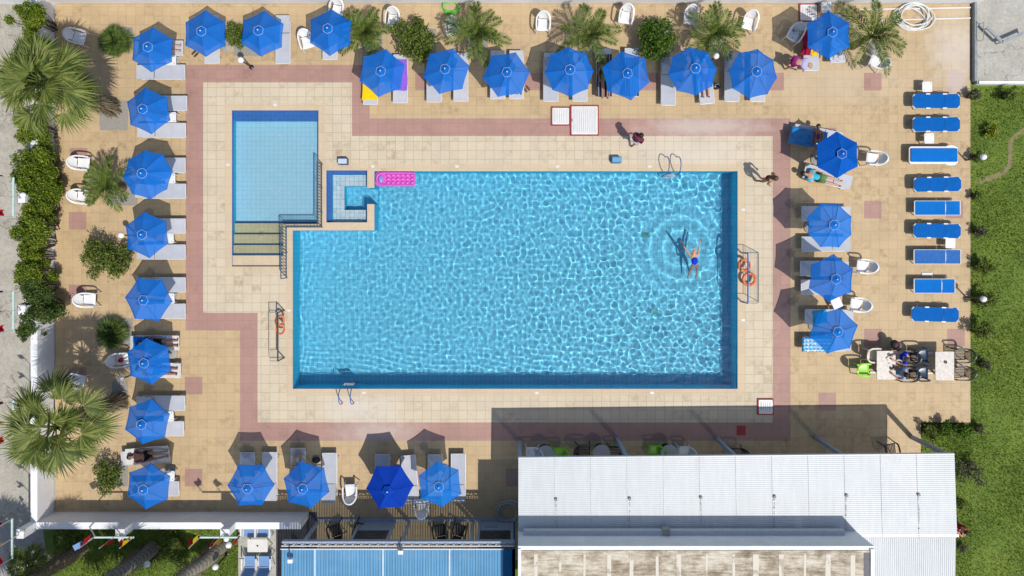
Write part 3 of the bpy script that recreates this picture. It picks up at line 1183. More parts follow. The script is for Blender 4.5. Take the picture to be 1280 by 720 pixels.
# ------------------------------------------------------------------ snack bar with the blue roof
SH = 2.6
t = thing('snack_bar', 'open snack bar with blue striped sheet roof and grey glazed front', 'building', (0, 0, 0))
x0, x1 = P(352, 686, SH).x, P(629, 686, SH).x
yr = P(0, 686.5, SH).y
b = MB()
n = 50
vs = []
for i in range(n * 6 + 1):
    f = i / (n * 6)
    q = Vector((x0 + (x1 - x0) * f, yr, SH + .008 * math.cos(2 * PI * n * f)))
    vs += [q, q + Vector((0, -4.5, .05))]
b.add(vs, [(2 * i, 2 * i + 1, 2 * i + 3, 2 * i + 2) for i in range(n * 6)])
b.build('roof_panel', M['roof_blue'], t, smooth='all')
b = MB()
for x in (394, 479, 562):
    p = P(x, 700, SH)
    b.box((p.x, yr - 2.2, SH + .035), (.06, 4.4, .02))
b.build('roof_strip', mat('pale_blue_strip', (.45, .56, .68), .5, .1), t)
b = MB()
b.box(((x0 + x1) / 2, yr + .02, SH + .035), (x1 - x0 + .05, .035, .05))
b.build('roof_edge', M['white2'], t)
b = MB()
b.box(((x1 + P(644, 0, SH).x) / 2 + .01, yr - 2.2, SH - .02), (P(644, 0, SH).x - x1 - .02, 4.4, .04))
b.build('roof_end', mat('dark_blue_sheet', (.012, .10, .22), .7, .15), t)
b = MB()
xe = P(643, 686, SH).x
for dz, dy in ((.02, .13), (-.2, .13)):
    b.bar((x0, yr + dy, SH + dz), (xe, yr + dy, SH + dz), .035)
k = int((xe - x0) / .16)
for i in range(k):
    xa = x0 + (xe - x0) * i / k
    xb = x0 + (xe - x0) * (i + 1) / k
    b.bar((xa, yr + .13, SH - (.2 if i % 2 else -.02)), (xb, yr + .13, SH - (-.02 if i % 2 else .2)), .032)
b.build('truss', M['white2'], t)
b = MB()
b.bar((x0, yr + .25, SH - .12), (xe, yr + .25, SH - .12), .07, .2)
b.build('front_beam', M['facade'], t)
yf = P(0, 651).y
posts = [398, 452, 494, 512, 592, 600, 640]
for x in posts:
    b = MB()
    p = P(x, 651)
    b.box((p.x, yf - .02, SH / 2 - .1), (.11, .11, SH - .2))
    b.build('post', M['facade'], t)
b = MB()
b.box(((P(398, 0).x + P(644, 0).x) / 2, yf + .06, .06), (P(644, 0).x - P(398, 0).x, .1, .12))
b.build('sill', M['facade'], t)
for xa, xb in ((452, 494), (600, 640)):
    b = MB()
    p, q = P(xa, 651), P(xb, 651)
    b.box(((p.x + q.x) / 2, yf - .02, .5), (q.x - p.x - .12, .06, .95))
    fr = b.build('window_frame', M['facade'], t)
    b = MB()
    b.box(((p.x + q.x) / 2, yf - .02, 1.6), (q.x - p.x - .12, .03, 1.2))
    b.build('window_pane', M['glass_dark'], fr)
b = MB()
b.box((P(642, 0).x, yf - 2.0, SH / 2), (.12, 4, SH))
b.build('end_wall', mat('dark_blue_wall', (.02, .09, .19), .7, .15), t)
b = MB()
b.box((P(394, 0).x - .5, yf - 3.0, .6), (.1, 4, 1.2))
b.build('side_wall', M['facade'], t)
# floodlights on the roof edge
for x, y, lab in ((363, 701, 'small white floodlight at left end of the blue roof'), (501, 690, 'small white floodlight in the middle of the blue roof edge')):
    fl = thing('floodlight', lab, 'floodlight', P(x, y, SH + .25), 0, 'floodlights on the blue roof')
    b = MB()
    b.tube([(-.1 if x < 400 else 0, .5, -.2), (-.05, .3, .02), (0, .06, .04)], .018)
    b.build('arm', M['darkmetal'], fl)
    b = MB()
    b.box((0, 0, 0), (.18, .14, .12))
    b.build('lamp_head', M['globe'], fl)
# the strip of terrace left of the snack bar
sheet('terrace_strip', [(298, 655, 345, 760)], .008, M['terrace'])
sheet('dark_strip', [(345, 640, 396, 760)], .008, mat('dark_paving', (.075, .075, .08), .9, .2))  # dark grey strip between the terrace strip and the snack bar
# ------------------------------------------------------------------ parasols
def parasol(n, r, cm, label, tips=False, apex=2.28, rim=1.86, sag=.03, seed=0):
    """thing with base, pole, hub, ribs, canopy (> piping), cap, finial"""
    rr = random.Random(seed)
    t = thing('parasol', label, 'parasol')
    can, pip = MB(), MB()
    ra = [r * rr.uniform(.975, 1.025) for _ in range(n)]
    zr = [rim + rr.uniform(-.02, .02) for _ in range(n)]
    NR, NS = 5, 4
    r0 = .0

    def pt(k, u, f):
        """panel k, u across 0..1, f from apex to rim"""
        a0, a1 = 2 * PI * k / n, 2 * PI * (k + 1) / n
        A = Vector((ra[k] * math.cos(a0), ra[k] * math.sin(a0), zr[k]))
        k1 = (k + 1) % n
        B = Vector((ra[k1] * math.cos(a1), ra[k1] * math.sin(a1), zr[k1]))
        e = A.lerp(B, u)
        mid = 4 * u * (1 - u)
        e = Vector((e.x * (1 - sag * mid * f), e.y * (1 - sag * mid * f), e.z - .0))
        p = Vector((0, 0, apex)).lerp(e, f)
        p.z -= .035 * math.sin(PI * f) * mid
        p.z += .03 * math.sin(PI * f)
        return p
    for k in range(n):
        vs, fs = [], []
        for j in range(NR + 1):
            f = .02 + .98 * j / NR
            for i in range(NS + 1):
                vs.append(pt(k, i / NS, f))
        wq = NS + 1
        for j in range(NR):
            for i in range(NS):
                fs.append((j * wq + i, (j + 1) * wq + i, (j + 1) * wq + i + 1, j * wq + i + 1))
        # short valance
        o = len(vs)
        base = NR * wq
        for i in range(NS + 1):
            q = vs[base + i]
            vs.append(Vector((q.x * .985, q.y * .985, q.z - .07)))
        for i in range(NS):
            fs.append((base + i, o + i, o + i + 1, base + i + 1))
        can.add(vs, fs)
    c = can.build('canopy', cm, t, smooth=True)
    for k in range(n):
        b = MB()
        b.tube([pt(k, 0, .1 + .9 * j / 6) + Vector((0, 0, .004)) for j in range(7)], .0045, 5)
        b.build('seam', M['seam'] if cm is not M['canopy_navy'] else M['canopy_navy'], c)
    # vent cap with its pale edge
    vp = MB()
    rc = .20
    cp = [Vector((rc * math.cos(2 * PI * k / n), rc * math.sin(2 * PI * k / n), apex - .015)) for k in range(n)]
    vp.add([Vector((0, 0, apex + .07))] + cp, [(0, 1 + k, 1 + (k + 1) % n) for k in range(n)])
    v = vp.build('vent_cap', cm, t)
    pip.tube([p + Vector((0, 0, .003)) for p in cp], .0075, 5, closed=True)
    pip.build('piping', M['piping'] if cm is not M['canopy_navy'] else M['canopy'], v)
    b = MB()
    b.lathe([(.012, apex + .04), (.026, apex + .07), (.03, apex + .095), (.016, apex + .12), (0, apex + .124)], 10)
    b.build('finial', M['white'], t, smooth=True)
    b = MB()
    b.tube([(0, 0, .02), (0, 0, apex + .04)], .022, 10)
    b.build('pole', M['pole'], t, smooth=True)
    b = MB()
    b.lathe([(0, 0), (.25, 0), (.25, .05), (.2, .075), (.06, .085), (.05, .3), (.028, .3)], 18)
    b.build('base', M['concrete_base'], t, smooth=True)
    for k in range(n):
        b = MB()
        a0 = 2 * PI * k / n
        A = Vector((ra[k] * math.cos(a0), ra[k] * math.sin(a0), zr[k] - .02))
        pts = []
        for j in range(5):
            f = .05 + .94 * j / 4
            q = pt(k, 0, f)
            pts.append((q.x, q.y, q.z - .018))
        b.tube(pts, .008, 5)
        q = pt(k, 0, .5)
        b.tube([(q.x, q.y, q.z - .02), (.03 * math.cos(a0), .03 * math.sin(a0), 1.55)], .006, 5)
        b.build('rib', M['pole'], t)
    if tips:
        for k in range(n):
            b = MB()
            a0 = 2 * PI * k / n
            b.ball((ra[k] * math.cos(a0), ra[k] * math.sin(a0), zr[k] + .01), .028, 8)
            b.build('rib_tip', M['white'], t)
    return t


G = 'blue parasols round the pool'
ORD = ['first', 'second', 'third', 'fourth', 'fifth', 'sixth', 'seventh', 'eighth']
PAR = []
left = [(186, 61, 28, 6, 28), (182, 137, 29, 6, 37), (181, 217, 31, 8, 7), (179, 294, 29, 6, 37), (182, 375, 30, 6, -5), (183, 452, 29, 6, 37), (179, 530, 29, 6, 19), (181, 610, 29, 6, 24)]
for i, a in enumerate(left):
    lab = {0: 'blue six-sided parasol beside the dwarf fan palm, first down the left side',
           2: 'blue eight-sided parasol beside the feathery palm on the left side',
           7: 'blue six-sided parasol nearest the bottom left corner wall'}.get(i, 'blue six-sided parasol, %s from the top down the left side' % ORD[i])
    PAR.append((*a, 'canopy', lab))
for a, lab in (((255, 40, 29, 6, 30), 'blue six-sided parasol, left one of three by the top wall'),
               ((325, 39, 29, 6, 25), 'blue six-sided parasol partly over a small shrub, middle of three by the top wall'),
               ((410, 39, 29, 6, 28), 'blue six-sided parasol left of a feathery palm, right one of three by the top wall')):
    PAR.append((*a, 'canopy', lab))
row = [((477, 89, 30, 6, 20), 'blue six-sided parasol over a yellow and a violet towel'),
       ((558, 88, 30, 6, 13), 'blue six-sided parasol below the round green bush, second in row of seven'),
       ((632, 91, 30, 6, 8), 'blue six-sided parasol third in the row of seven above the pool'),
       ((712, 89, 31, 8, 2), 'blue eight-sided parasol fourth in row of seven, above the white hatches'),
       ((784, 91, 31, 6, 42), 'blue six-sided parasol over dark striped towels, fifth in row of seven'),
       ((867, 88, 31, 8, 7), 'blue eight-sided parasol sixth in the row of seven, left of a globe lamp'),
       ((943, 90, 31, 8, 35), 'blue eight-sided parasol at the right end of the row of seven')]
for a, lab in row:
    PAR.append((*a, 'canopy', lab))
PAR += [(1040, 42, 30, 6, 30, 'canopy', 'blue six-sided parasol over a crimson towel by the white hose coil'),
        (1049, 192, 29, 6, 31, 'canopy_opaque', 'plain blue parasol with white rib tips above the man in turquoise'),
        (1040, 283, 29, 8, 22, 'canopy2', 'bright blue eight-sided parasol below the man in turquoise'),
        (1043, 347, 30, 6, 25, 'canopy', 'blue six-sided parasol third down the right side, beside two white armchairs'),
        (1046, 415, 30, 6, 13, 'canopy2', 'blue six-sided parasol over the dotted air bed on the right side'),
        (309, 608, 29, 6, 0, 'canopy', 'blue six-sided parasol at left end of the bottom row of four'),
        (381, 610, 30, 6, 44, 'canopy', 'blue six-sided parasol over sunbather in red striped shorts'),
        (487, 610, 30, 6, 4, 'canopy_navy', 'darkest navy blue parasol, third in the bottom row'),
        (549, 609, 29, 6, 37, 'canopy2', 'blue six-sided parasol at right end of the bottom row of four')]
for i, (px, py, r, n, rot, cm, lab) in enumerate(PAR):
    t = parasol(n, r / 30 * .945, M[cm], lab, tips=(cm == 'canopy_opaque'), seed=i, apex=2.28 + .04 * math.sin(i * 2.1), rim=1.86 + .04 * math.cos(i * 1.7))
    t['group'] = G
    p = P(px, py, 2.1)
    t.location = (p.x, p.y, .004)
    t.rotation_euler = (math.radians(1.3 * math.sin(i * 3.1)), math.radians(1.3 * math.cos(i * 1.9)), math.radians(rot))


# ------------------------------------------------------------------ grey sunbeds
def sunbed(label='', fab='greyfab', L=2.0, W=.62, h=.33, back=.0):
    """local +X is the foot end; centre at the origin"""
    t = thing('sunbed', label, 'sunbed')
    hw = W / 2
    xb = -L / 2 + .72          # hinge of the backrest
    b = MB()
    for s in (-1, 1):
        b.tube([(xb, s * (hw - .015), h), (L / 2 - .02, s * (hw - .015), h)], .018, 7)
        b.tube([(xb, s * (hw - .015), h - .01), (-L / 2 + .2, s * (hw - .015), h - .03)], .016, 7)
    b.tube([(L / 2 - .02, -hw + .015, h), (L / 2 - .02, hw - .015, h)], .018, 7)
    b.tube([(-L / 2 + .25, -hw + .015, h - .03), (-L / 2 + .25, hw - .015, h - .03)], .014, 7)
    b.build('frame', M['white2'], t, smooth=True)
    b = MB()
    b.grid(lambda u, v: (xb + .015 + (L / 2 - .03 - xb) * u, (v - .5) * (W - .05), h + .022 - .012 * math.sin(PI * v)), 6, 4, .006)
    b.build('seat', M[fab], t, smooth=True)
    bh = math.sin(back) * .72
    b = MB()
    bx = math.cos(back) * .72
    b.grid(lambda u, v: (xb - .01 - bx * u, (v - .5) * (W - .05), h + .022 + bh * u - .012 * math.sin(PI * v)), 4, 4, .006)
    # the head rail belongs to the backrest
    b.tube([(xb - bx, -hw + .02, h + bh), (xb - bx, hw - .02, h + bh)], .018, 7)
    b.build('backrest', M[fab], t, smooth=True)
    for sx in (-L / 2 + .32, L / 2 - .28):
        for s in (-1, 1):
            b = MB()
            b.tube([(sx, s * (hw - .02), h - .01), (sx + .06 * (1 if sx > 0 else -1), s * (hw - .02), 0)], .016, 7)
            b.build('leg', M['white2'], t, smooth=True)
    return t


BEDS = {k: Proto(lambda k=k: sunbed(fab=k[0], back=k[1])) for k in [('greyfab', 0.0), ('greyfab2', 0.0), ('greyfab', .35)]}
GB = 'grey sunbeds under the parasols'


def bed(px, py, rot, label, kind=('greyfab', 0.0), h=.35, foot=None):
    """px,py = middle of the foot end edge in the photo, rot = direction of the foot end in degrees"""
    p = P(px, py, h)
    a = math.radians(rot)
    c = Vector((p.x - math.cos(a) * 1.0, p.y - math.sin(a) * 1.0, .004))
    return BEDS[kind].put(c, a, label, GB)


g2 = ('greyfab2', 0.0)
for (x, y, k, lab) in ((229, 60, g2, 'grey sunbed with sunbather\'s legs, upper of two under first left-side parasol'),
                       (231.5, 90, ('greyfab', 0.0), 'empty grey sunbed, lower of two under first left-side parasol'),
                       (234, 129, ('greyfab', 0.0), 'grey sunbed, upper of two under second left-side parasol'),
                       (232.5, 163, g2, 'grey sunbed, lower of two under second left-side parasol'),
                       (232, 206.5, ('greyfab', 0.0), 'grey sunbed, upper of two under eight-sided left-side parasol'),
                       (232.5, 239, ('greyfab', .35), 'grey sunbed, lower of two under eight-sided left-side parasol'),
                       (232, 282.5, g2, 'grey sunbed, upper of two under fourth left-side parasol'),
                       (232, 315, ('greyfab', 0.0), 'grey sunbed, lower of two under fourth left-side parasol'),
                       (232, 356, ('greyfab', 0.0), 'grey sunbed, upper of two under fifth left-side parasol'),
                       (232, 389, ('greyfab', .35), 'grey sunbed, lower of two under fifth left-side parasol'),
                       (224, 428.5, g2, 'grey sunbed with blue and pale towels under sixth left-side parasol'),
                       (226, 463, g2, 'grey sunbed with white towel and bare feet under sixth left-side parasol'),
                       (231.5, 504, ('greyfab', 0.0), 'grey sunbed, upper of two under seventh left-side parasol'),
                       (230, 536, g2, 'grey sunbed, lower of two under seventh left-side parasol'),
                       (224, 611, ('greyfab', 0.0), 'grey sunbed under the parasol nearest the bottom left wall')):
    bed(x, y, 0, lab, k)
bed(212, 568, 5, 'grey sunbed out in the sun carrying a person in plum top', g2)
for (x, y, k, r, lab) in ((265, 79.5, g2, 0, 'grey sunbed under left one of three parasols by the top wall'),
                          (353.5, 80, ('greyfab', 0.0), 0, 'grey sunbed right of the middle parasol by the top wall'),
                          (412.5, 75, g2, 0, 'grey sunbed under right one of three parasols by the top wall'),
                          (463, 131, g2, 0, 'grey sunbed with the yellow towel'),
                          (500.5, 129, g2, 0, 'grey sunbed with the violet towel'),
                          (542.5, 128, ('greyfab', 0.0), 0, 'grey sunbed, left of two under second parasol in row of seven'),
                          (576, 127, g2, 0, 'grey sunbed, right of two under second parasol in row of seven'),
                          (622, 124, g2, 0, 'grey sunbed, left of two under third parasol in row of seven'),
                          (645.5, 124, g2, 0, 'grey sunbed with black printed cloth under third parasol of the row'),
                          (688.5, 127, ('greyfab', 0.0), 0, 'grey sunbed, left of two under eight-sided parasol above the hatches'),
                          (725, 127, g2, 0, 'grey sunbed, right of two under eight-sided parasol above the hatches'),
                          (755, 121, g2, 0, 'grey sunbed with dark striped towel holding a sunbather'),
                          (789.5, 121, g2, 0, 'grey sunbed with dark striped towel right beside the sunbather'),
                          (835.5, 132, ('greyfab', 0.0), 0, 'grey sunbed standing left of sixth parasol in row of seven'),
                          (884.5, 130, g2, 6, 'slightly turned grey sunbed with bare legs beside the black bag'),
                          (915, 127.5, ('greyfab', 0.0), 0, 'grey sunbed, left of two under the rightmost parasol of the row'),
                          (947, 127.5, g2, 0, 'grey sunbed, right of two under the rightmost parasol of the row'),
                          (1014, 88.5, g2, 0, 'grey sunbed with the crimson towel near top right'),
                          (1047, 78.5, g2, 0, 'grey sunbed with blue and white print towel near top right')):
    bed(x, y, -90 + r, lab, k)
bed(1003, 222, 180, '', g2).rotation_euler.z = math.radians(165)
last = [o for o in COL.objects if o.get('category') == 'sunbed'][-1]
last['label'] = 'tilted grey sunbed on which the man in turquoise lies'
last.location = P(1030, 222, .0) + Vector((0, 0, .004))
for (x, y, k, lab) in ((1002, 267, ('greyfab2', 0.0), 'grey sunbed, upper of two under the eight-sided parasol on the right'),
                       (1002, 305, ('greyfab', 0.0), 'grey sunbed, lower of two under the eight-sided parasol on the right'),
                       (1000, 335.5, ('greyfab', 0.0), 'grey sunbed, upper of two under third right-side parasol'),
                       (1001, 359, g2, 'grey sunbed, lower of two under third right-side parasol'),
                       (1006, 396, g2, 'grey sunbed with the turquoise towel'),):
    bed(x, y, 180, lab, k)
bed(1003, 430, 180, 'grey sunbed carrying the dotted blue air bed', g2)
for (x, y, k, r, lab) in ((309, 565.5, ('greyfab2', 0.0), 0, 'grey sunbed, left of two under first parasol of the bottom row'),
                          (337, 565, ('greyfab', 0.0), 0, 'grey sunbed, right of two under first parasol of the bottom row'),
                          (372.5, 560, g2, 0, 'grey sunbed with sunbather in red striped shorts'),
                          (412, 566, ('greyfab', .35), 0, 'grey sunbed just right of the black bag in bottom row'),
                          (478, 568, ('greyfab2', 0.0), 0, 'grey sunbed shaded by the navy parasol, left of two'),
                          (510, 569, g2, 5, 'slightly turned grey sunbed right of the navy parasol'),
                          (544, 568, ('greyfab2', 0.0), 0, 'grey sunbed, left of two under last parasol of the bottom row'),
                          (573, 567, ('greyfab', 0.0), 0, 'grey sunbed, right of two under last parasol of the bottom row')):
    bed(x, y, 90 + r, lab, k)


# ------------------------------------------------------------------ blue sunbeds on the right
def bluebed_cut(label=''):
    t = thing('blue_sunbed', label, 'sunbed')
    h, L, W = .40, 1.93, .56
    xs = [-L / 2, -L / 2 + .62, L / 2 - .62, L / 2]
    b = MB()
    for s in (-1, 1):
        b.tube([(-L / 2 + .05, s * W / 2, h), (L / 2 - .05, s * W / 2, h)], .017, 7)
    for x in (-L / 2 + .01, L / 2 - .01):
        b.tube([(x, -W / 2 + .08, h), (x, W / 2 - .08, h)], .017, 7)
        for s in (-1, 1):
            b.tube([(x, s * (W / 2 - .08), h), (x - .07 * (1 if x > 0 else -1), s * W / 2, h + .012)], .027, 7)
    b.build('frame', M['white2'], t, smooth=True)
    for i, nm in enumerate(('head_panel', 'seat', 'foot_panel')):
        xa, xb = xs[i] + .002, xs[i + 1] - .002
        b = MB()
        cx = .115
        if i == 0:
            poly = [(xa, -W / 2 + cx), (xa + cx, -W / 2 - .012), (xb, -W / 2 - .012), (xb, W / 2 + .012), (xa + cx, W / 2 + .012), (xa, W / 2 - cx)]
        elif i == 2:
            poly = [(xa, -W / 2 - .012), (xb - cx, -W / 2 - .012), (xb, -W / 2 + cx), (xb, W / 2 - cx), (xb - cx, W / 2 + .012), (xa, W / 2 + .012)]
        else:
            poly = [(xa, -W / 2 - .012), (xb, -W / 2 - .012), (xb, W / 2 + .012), (xa, W / 2 + .012)]
        z = h + (.03, .02, .026)[i]
        b.prism(poly, z, z + .008)
        b.build(nm, M['bedblue'], t)
    for x in (xs[1], xs[2]):
        for s in (-1, 1):
            b = MB()
            b.box((x, s * (W / 2 + .012), h + .01), (.17, .05, .06))
            b.build('hinge', M['white'], t)
    for x in (-L / 2 + .3, L / 2 - .45):
        b = MB()
        b.tube([(x, -W / 2, h - .02), (x - .05, -W / 2, .012), (x - .05, W / 2, .012), (x, W / 2, h - .02)], .014, 7)
        b.build('leg', M['white2'], t, smooth=True)
    b = MB()
    b.tube([(xs[2] + .05, W / 2 + .01, h), (xs[2] + .2, W / 2 + .015, h + .12), (xs[2] + .32, W / 2 + .015, h + .1), (xs[2] + .36, W / 2 + .01, h)], .012, 6)
    b.build('arm_loop', M['white2'], t, smooth=True)
    return t


def bluebed_flat(label='', fab='bedblue', L=1.9, W=.6):
    t = thing('blue_sunbed', label, 'sunbed')
    h = .36
    b = MB()
    for s in (-1, 1):
        b.box((0, s * (W / 2 - .012), h), (L, .024, .035))
    for x in (-L / 2, L / 2, .18 * L):
        b.box((x, 0, h - .003), (.03, W - .05, .03))
    b.build('frame', M['white2'], t)
    b = MB()
    b.grid(lambda u, v: ((.18 + .305 * u) * L, (v - .5) * (W - .035), h + .02 - .012 * math.sin(PI * v)), 3, 4, .006)
    b.build('backrest', M[fab], t, smooth=True)
    b = MB()
    b.grid(lambda u, v: ((-.485 + .65 * u) * L, (v - .5) * (W - .035), h + .02 - .012 * math.sin(PI * v)), 4, 4, .006)
    b.build('seat', M[fab], t, smooth=True)
    for x in (-L / 2 + .15, L / 2 - .3):
        for s in (-1, 1):
            b = MB()
            b.tube([(x, s * (W / 2 - .02), h), (x, s * (W / 2 - .02), 0)], .018, 7)
            b.build('leg', M['white2'], t, smooth=True)
    return t


def bluebed_plastic(label=''):
    t = thing('blue_sunbed', label, 'sunbed')
    h, L, W = .38, 2.0, .72
    b = MB()
    b.prism(rrect(L, W, .09), h - .08, h)
    fr = b.build('frame', M['white'], t)
    b = MB()
    b.prism(rrect(L - .09, W - .17, .05), h + .003, h + .05)
    b.build('cushion', M['bedblue_light'], t)
    for x in (-.75, .75):
        for s in (-1, 1):
            b = MB()
            b.box((x, s * .29, .15), (.09, .06, .3))
            b.build('leg', M['white'], t)
    for s in (-1, 1):
        b = MB()
        b.tube([(.55, s * .37, h - .05), (.75, s * .39, h - .02), (.92, s * .37, h - .05)], .03, 7)
        b.build('wheel_arm', M['white'], t, smooth=True)
    return t


GR = 'blue sunbeds in line along the lawn'
cut = Proto(bluebed_cut)
for x, y, r, lab in ((1170, 126.5, 0, 'blue sunbed with cut corners just below the topmost white side table'),
                     (1170, 155.5, 0, 'blue sunbed with cut corners, second from the top beside the lawn'),
                     (1171.5, 230.5, 1, 'blue sunbed with cut corners just below the thick white-framed one'),
                     (1171, 288.5, -1, 'blue sunbed with cut corners beside the low white table'),
                     (1168.5, 393, -1.5, 'blue sunbed with cut corners at bottom of the line by the lawn')):
    cut.put(P(x, y, .40) * 1 - Vector((0, 0, .396)), math.radians(r), lab, GR)
for fab, L, x, y, lab in (('bedblue_light', 1.88, 1171.5, 260, 'plain rectangular royal blue sunbed between two with cut corners'),
                          ('bedblue_mesh', 1.92, 1171.5, 321, 'faded mesh blue sunbed with broad white frame below the lower side table'),
                          ('bedblue_light', 1.68, 1168, 357.5, 'short plain bright blue sunbed, second from bottom of the line')):
    t = bluebed_flat(lab, fab, L)
    t.location = P(x, y, .36) - Vector((0, 0, .356))
    t['group'] = GR
t = bluebed_plastic('thick white plastic sunbed with blue cushion, third from the top')
t.location = P(1167, 194, .38) - Vector((0, 0, .376))
t['group'] = GR


# ------------------------------------------------------------------ small white tables
def side_table(label=''):
    t = thing('side_table', label, 'side table')
    b = MB()
    b.prism(rrect(.40, .42, .05), .36, .39)
    tp = b.build('table_top', M['white'], t)
    for sx in (-1, 1):
        for s in (-1, 1):
            b = MB()
            b.lathe([(.0, .392), (.022, .392), (.022, .386)], 8, (sx * .125, s * .135, 0))
            b.build('screw_cap', M['galv'], tp)
            b = MB()
            b.tube([(sx * .16, s * .17, 0), (sx * .15, s * .16, .36)], .022, 7)
            b.build('leg', M['white'], t, smooth=True)
    return t


ST = Proto(side_table)
GT = 'small white tables between the sunbeds'
for x, y, r, lab in ((214, 75, 0, 'small white table between two sunbeds under first left-side parasol'),
                     (214, 146.5, 0, 'small white table between two sunbeds under second left-side parasol'),
                     (213, 223, 0, 'small white table under the eight-sided left-side parasol'),
                     (211, 298, 2, 'small white table between two sunbeds under fourth left-side parasol'),
                     (212, 373, 0, 'small white table between two sunbeds under fifth left-side parasol'),
                     (211, 520.5, 3, 'small white table between two sunbeds under seventh left-side parasol'),
                     (212, 595, -3, 'small white table beside parasol nearest the bottom left wall'),
                     (1159, 108.5, 0, 'small white table above the topmost blue sunbed'),
                     (1161.5, 173, 2, 'small white table just above the thick white-framed blue sunbed'),
                     (1188, 304, -2, 'small white table between two blue sunbeds, lowest by the lawn'),
                     (1033, 9, 0, 'small white table next to the red-framed hatch at the top wall'),
                     (1046, 379, 25, 'small white table peeping out below third right-side parasol'),
                     (1064, 9, 0, 'small white table at the top wall behind the big feathery palm')):
    if x == 1064:
        continue
    ST.put(P(x, y, .39) - Vector((0, 0, .386)), math.radians(r), lab, GT)


# ------------------------------------------------------------------ plastic chairs
def chair(label='', m='white', name='plastic_chair', slats=False, w=.56):
    """monobloc armchair, front towards +X"""
    t = thing(name, label, 'chair')
    hw = w / 2
    rim = []
    for i in range(15):                          # U of arms and top of the back, seen from above
        a = math.radians(90 + 180 * i / 14)
        x = -.10 + hw * 1.0 * math.cos(a)
        y = hw * math.sin(a)
        k = max(0, -math.cos(a))
        rim.append(Vector((x - .06 * k, y, .64 + .17 * k ** 1.5)))
    mm = M[m]
    arms = [rim[0:5], rim[10:15]]
    for k, s in ((0, 1), (1, -1)):
        b = MB()
        pts = arms[k] if k else arms[k][::-1]
        pts = list(pts) + [Vector((.08, s * hw, .63)), Vector((.2, s * (hw - .01), .62)), Vector((.25, s * (hw - .015), .55))]
        for q in range(len(pts) - 1):
            b.bar(pts[q], pts[q + 1] + (pts[q + 1] - pts[q]) * .12, .062, .026)
        b.build('armrest', mm, t)
    # the backrest: curved sheet from the rim down to the seat
    back = rim[3:12]

    def bf(u, v):
        i = min(int(u * 8), 7)
        f = u * 8 - i
        p = back[i].lerp(back[i + 1], f)
        q = Vector((-.2 + p.x * .12, p.y * .72, .42))
        return p.lerp(q, v)
    b = MB()
    if slats:
        for i in range(0, 9):
            b.bar(bf(i / 8, 0), bf(i / 8, 1), .03, .015)
        for i in range(8):
            b.bar(bf(i / 8, 0), bf((i + 1) / 8, 0), .05, .03)
    else:
        b.grid(bf, 8, 5, .012)
        for i in range(8):
            b.bar(bf(i / 8, 0) + Vector((0, 0, .004)), bf((i + 1) / 8, 0) + Vector((0, 0, .004)), .055, .03)
    b.build('backrest', mm, t, smooth=not slats)
    b = MB()
    if slats:
        for i in range(7):
            y = -.18 + .06 * i
            b.bar((-.22, y, .42), (.24, y * 1.1, .435), .038, .016)
        b.bar((.235, -.22, .43), (.235, .22, .43), .04, .02)
        b.bar((-.22, -.19, .415), (-.22, .19, .415), .04, .02)
    else:
        b.grid(lambda u, v: (-.23 + .48 * u, (v - .5) * (.38 + .08 * u), .42 + .02 * u - .018 * math.sin(PI * v) * (1 - .5 * u) - .03 * max(0, u - .9) * 10), 8, 6, .014)
    b.build('seat', mm, t, smooth=True)
    for s in (-1, 1):
        b = MB()
        b.tube([(.25, s * (hw - .015), .57), (.245, s * (hw - .02), .42), (.285, s * (hw + .0), 0)], [.026, .026, .02], 6)
        b.build('leg', mm, t, smooth=True)
        b = MB()
        b.tube([(-.2, s * .19, .43), (-.33, s * (hw - .03), 0)], [.026, .02], 6)
        b.build('leg', mm, t, smooth=True)
    return t


CH = Proto(lambda: chair(m='white'))
GC = 'white plastic armchairs'


def put_chair(x, y, r, lab, proto=CH, group=GC):
    return proto.put(P(x, y, .5) - Vector((0, 0, .496)), math.radians(r), lab, group)


for x, y, r, lab in ((97.5, 46, -15, 'white plastic armchair beside the big palm crown in top left corner'),
                     (102.5, 204, -5, 'white plastic armchair, upper of a pair left of the feathery palm'),
                     (102.5, 246, -8, 'white plastic armchair, lower of a pair left of the feathery palm'),
                     (110, 375, -2, 'white plastic armchair alone below the round bush on the left'),
                     (97, 476, -15, 'white plastic armchair in palm shadow at the left wall'),
                     (151, 450, 5, 'white plastic armchair holding a colourful bag'),
                     (491, 24.5, -95, 'white plastic armchair between a feathery palm and the round bush'),
                     (566.5, 36, -80, 'white plastic armchair half hidden by palm below the green hose'),
                     (679, 30, -92, 'white plastic armchair standing alone at top middle'),
                     (782.5, 21, -100, 'white plastic armchair to the left above the dark round bush'),
                     (863.5, 22, -95, 'white plastic armchair just left of the palm with globe lamp'),
                     (937, 28.5, -105, 'white plastic armchair right of the palm with globe lamp'),
                     (383.5, 52, -75, 'white plastic armchair mostly under the parasol at top left'),
                     (421, 13, -100, 'white plastic armchair peeping above a parasol at the top wall'),
                     (1096, 77, 155, 'white plastic armchair below the big feathery palm at top right'),
                     (1092, 198, 175, 'white plastic armchair right of the plain blue parasol'),
                     (1080, 333, 175, 'white plastic armchair, upper one beside third right-side parasol'),
                     (1072, 381, 175, 'white plastic armchair, lower one beside third right-side parasol'),
                     (438, 614, 92, 'white plastic armchair between second and third bottom parasols'),
                     (527, 632, 95, 'white plastic armchair in the shade below the navy parasol'),
                     (665, 567, 180, 'white plastic armchair under roof edge left of the first round table'),
                     (855, 566, 180, 'white plastic armchair under roof edge by the third round table')):
    put_chair(x, y, r, lab)
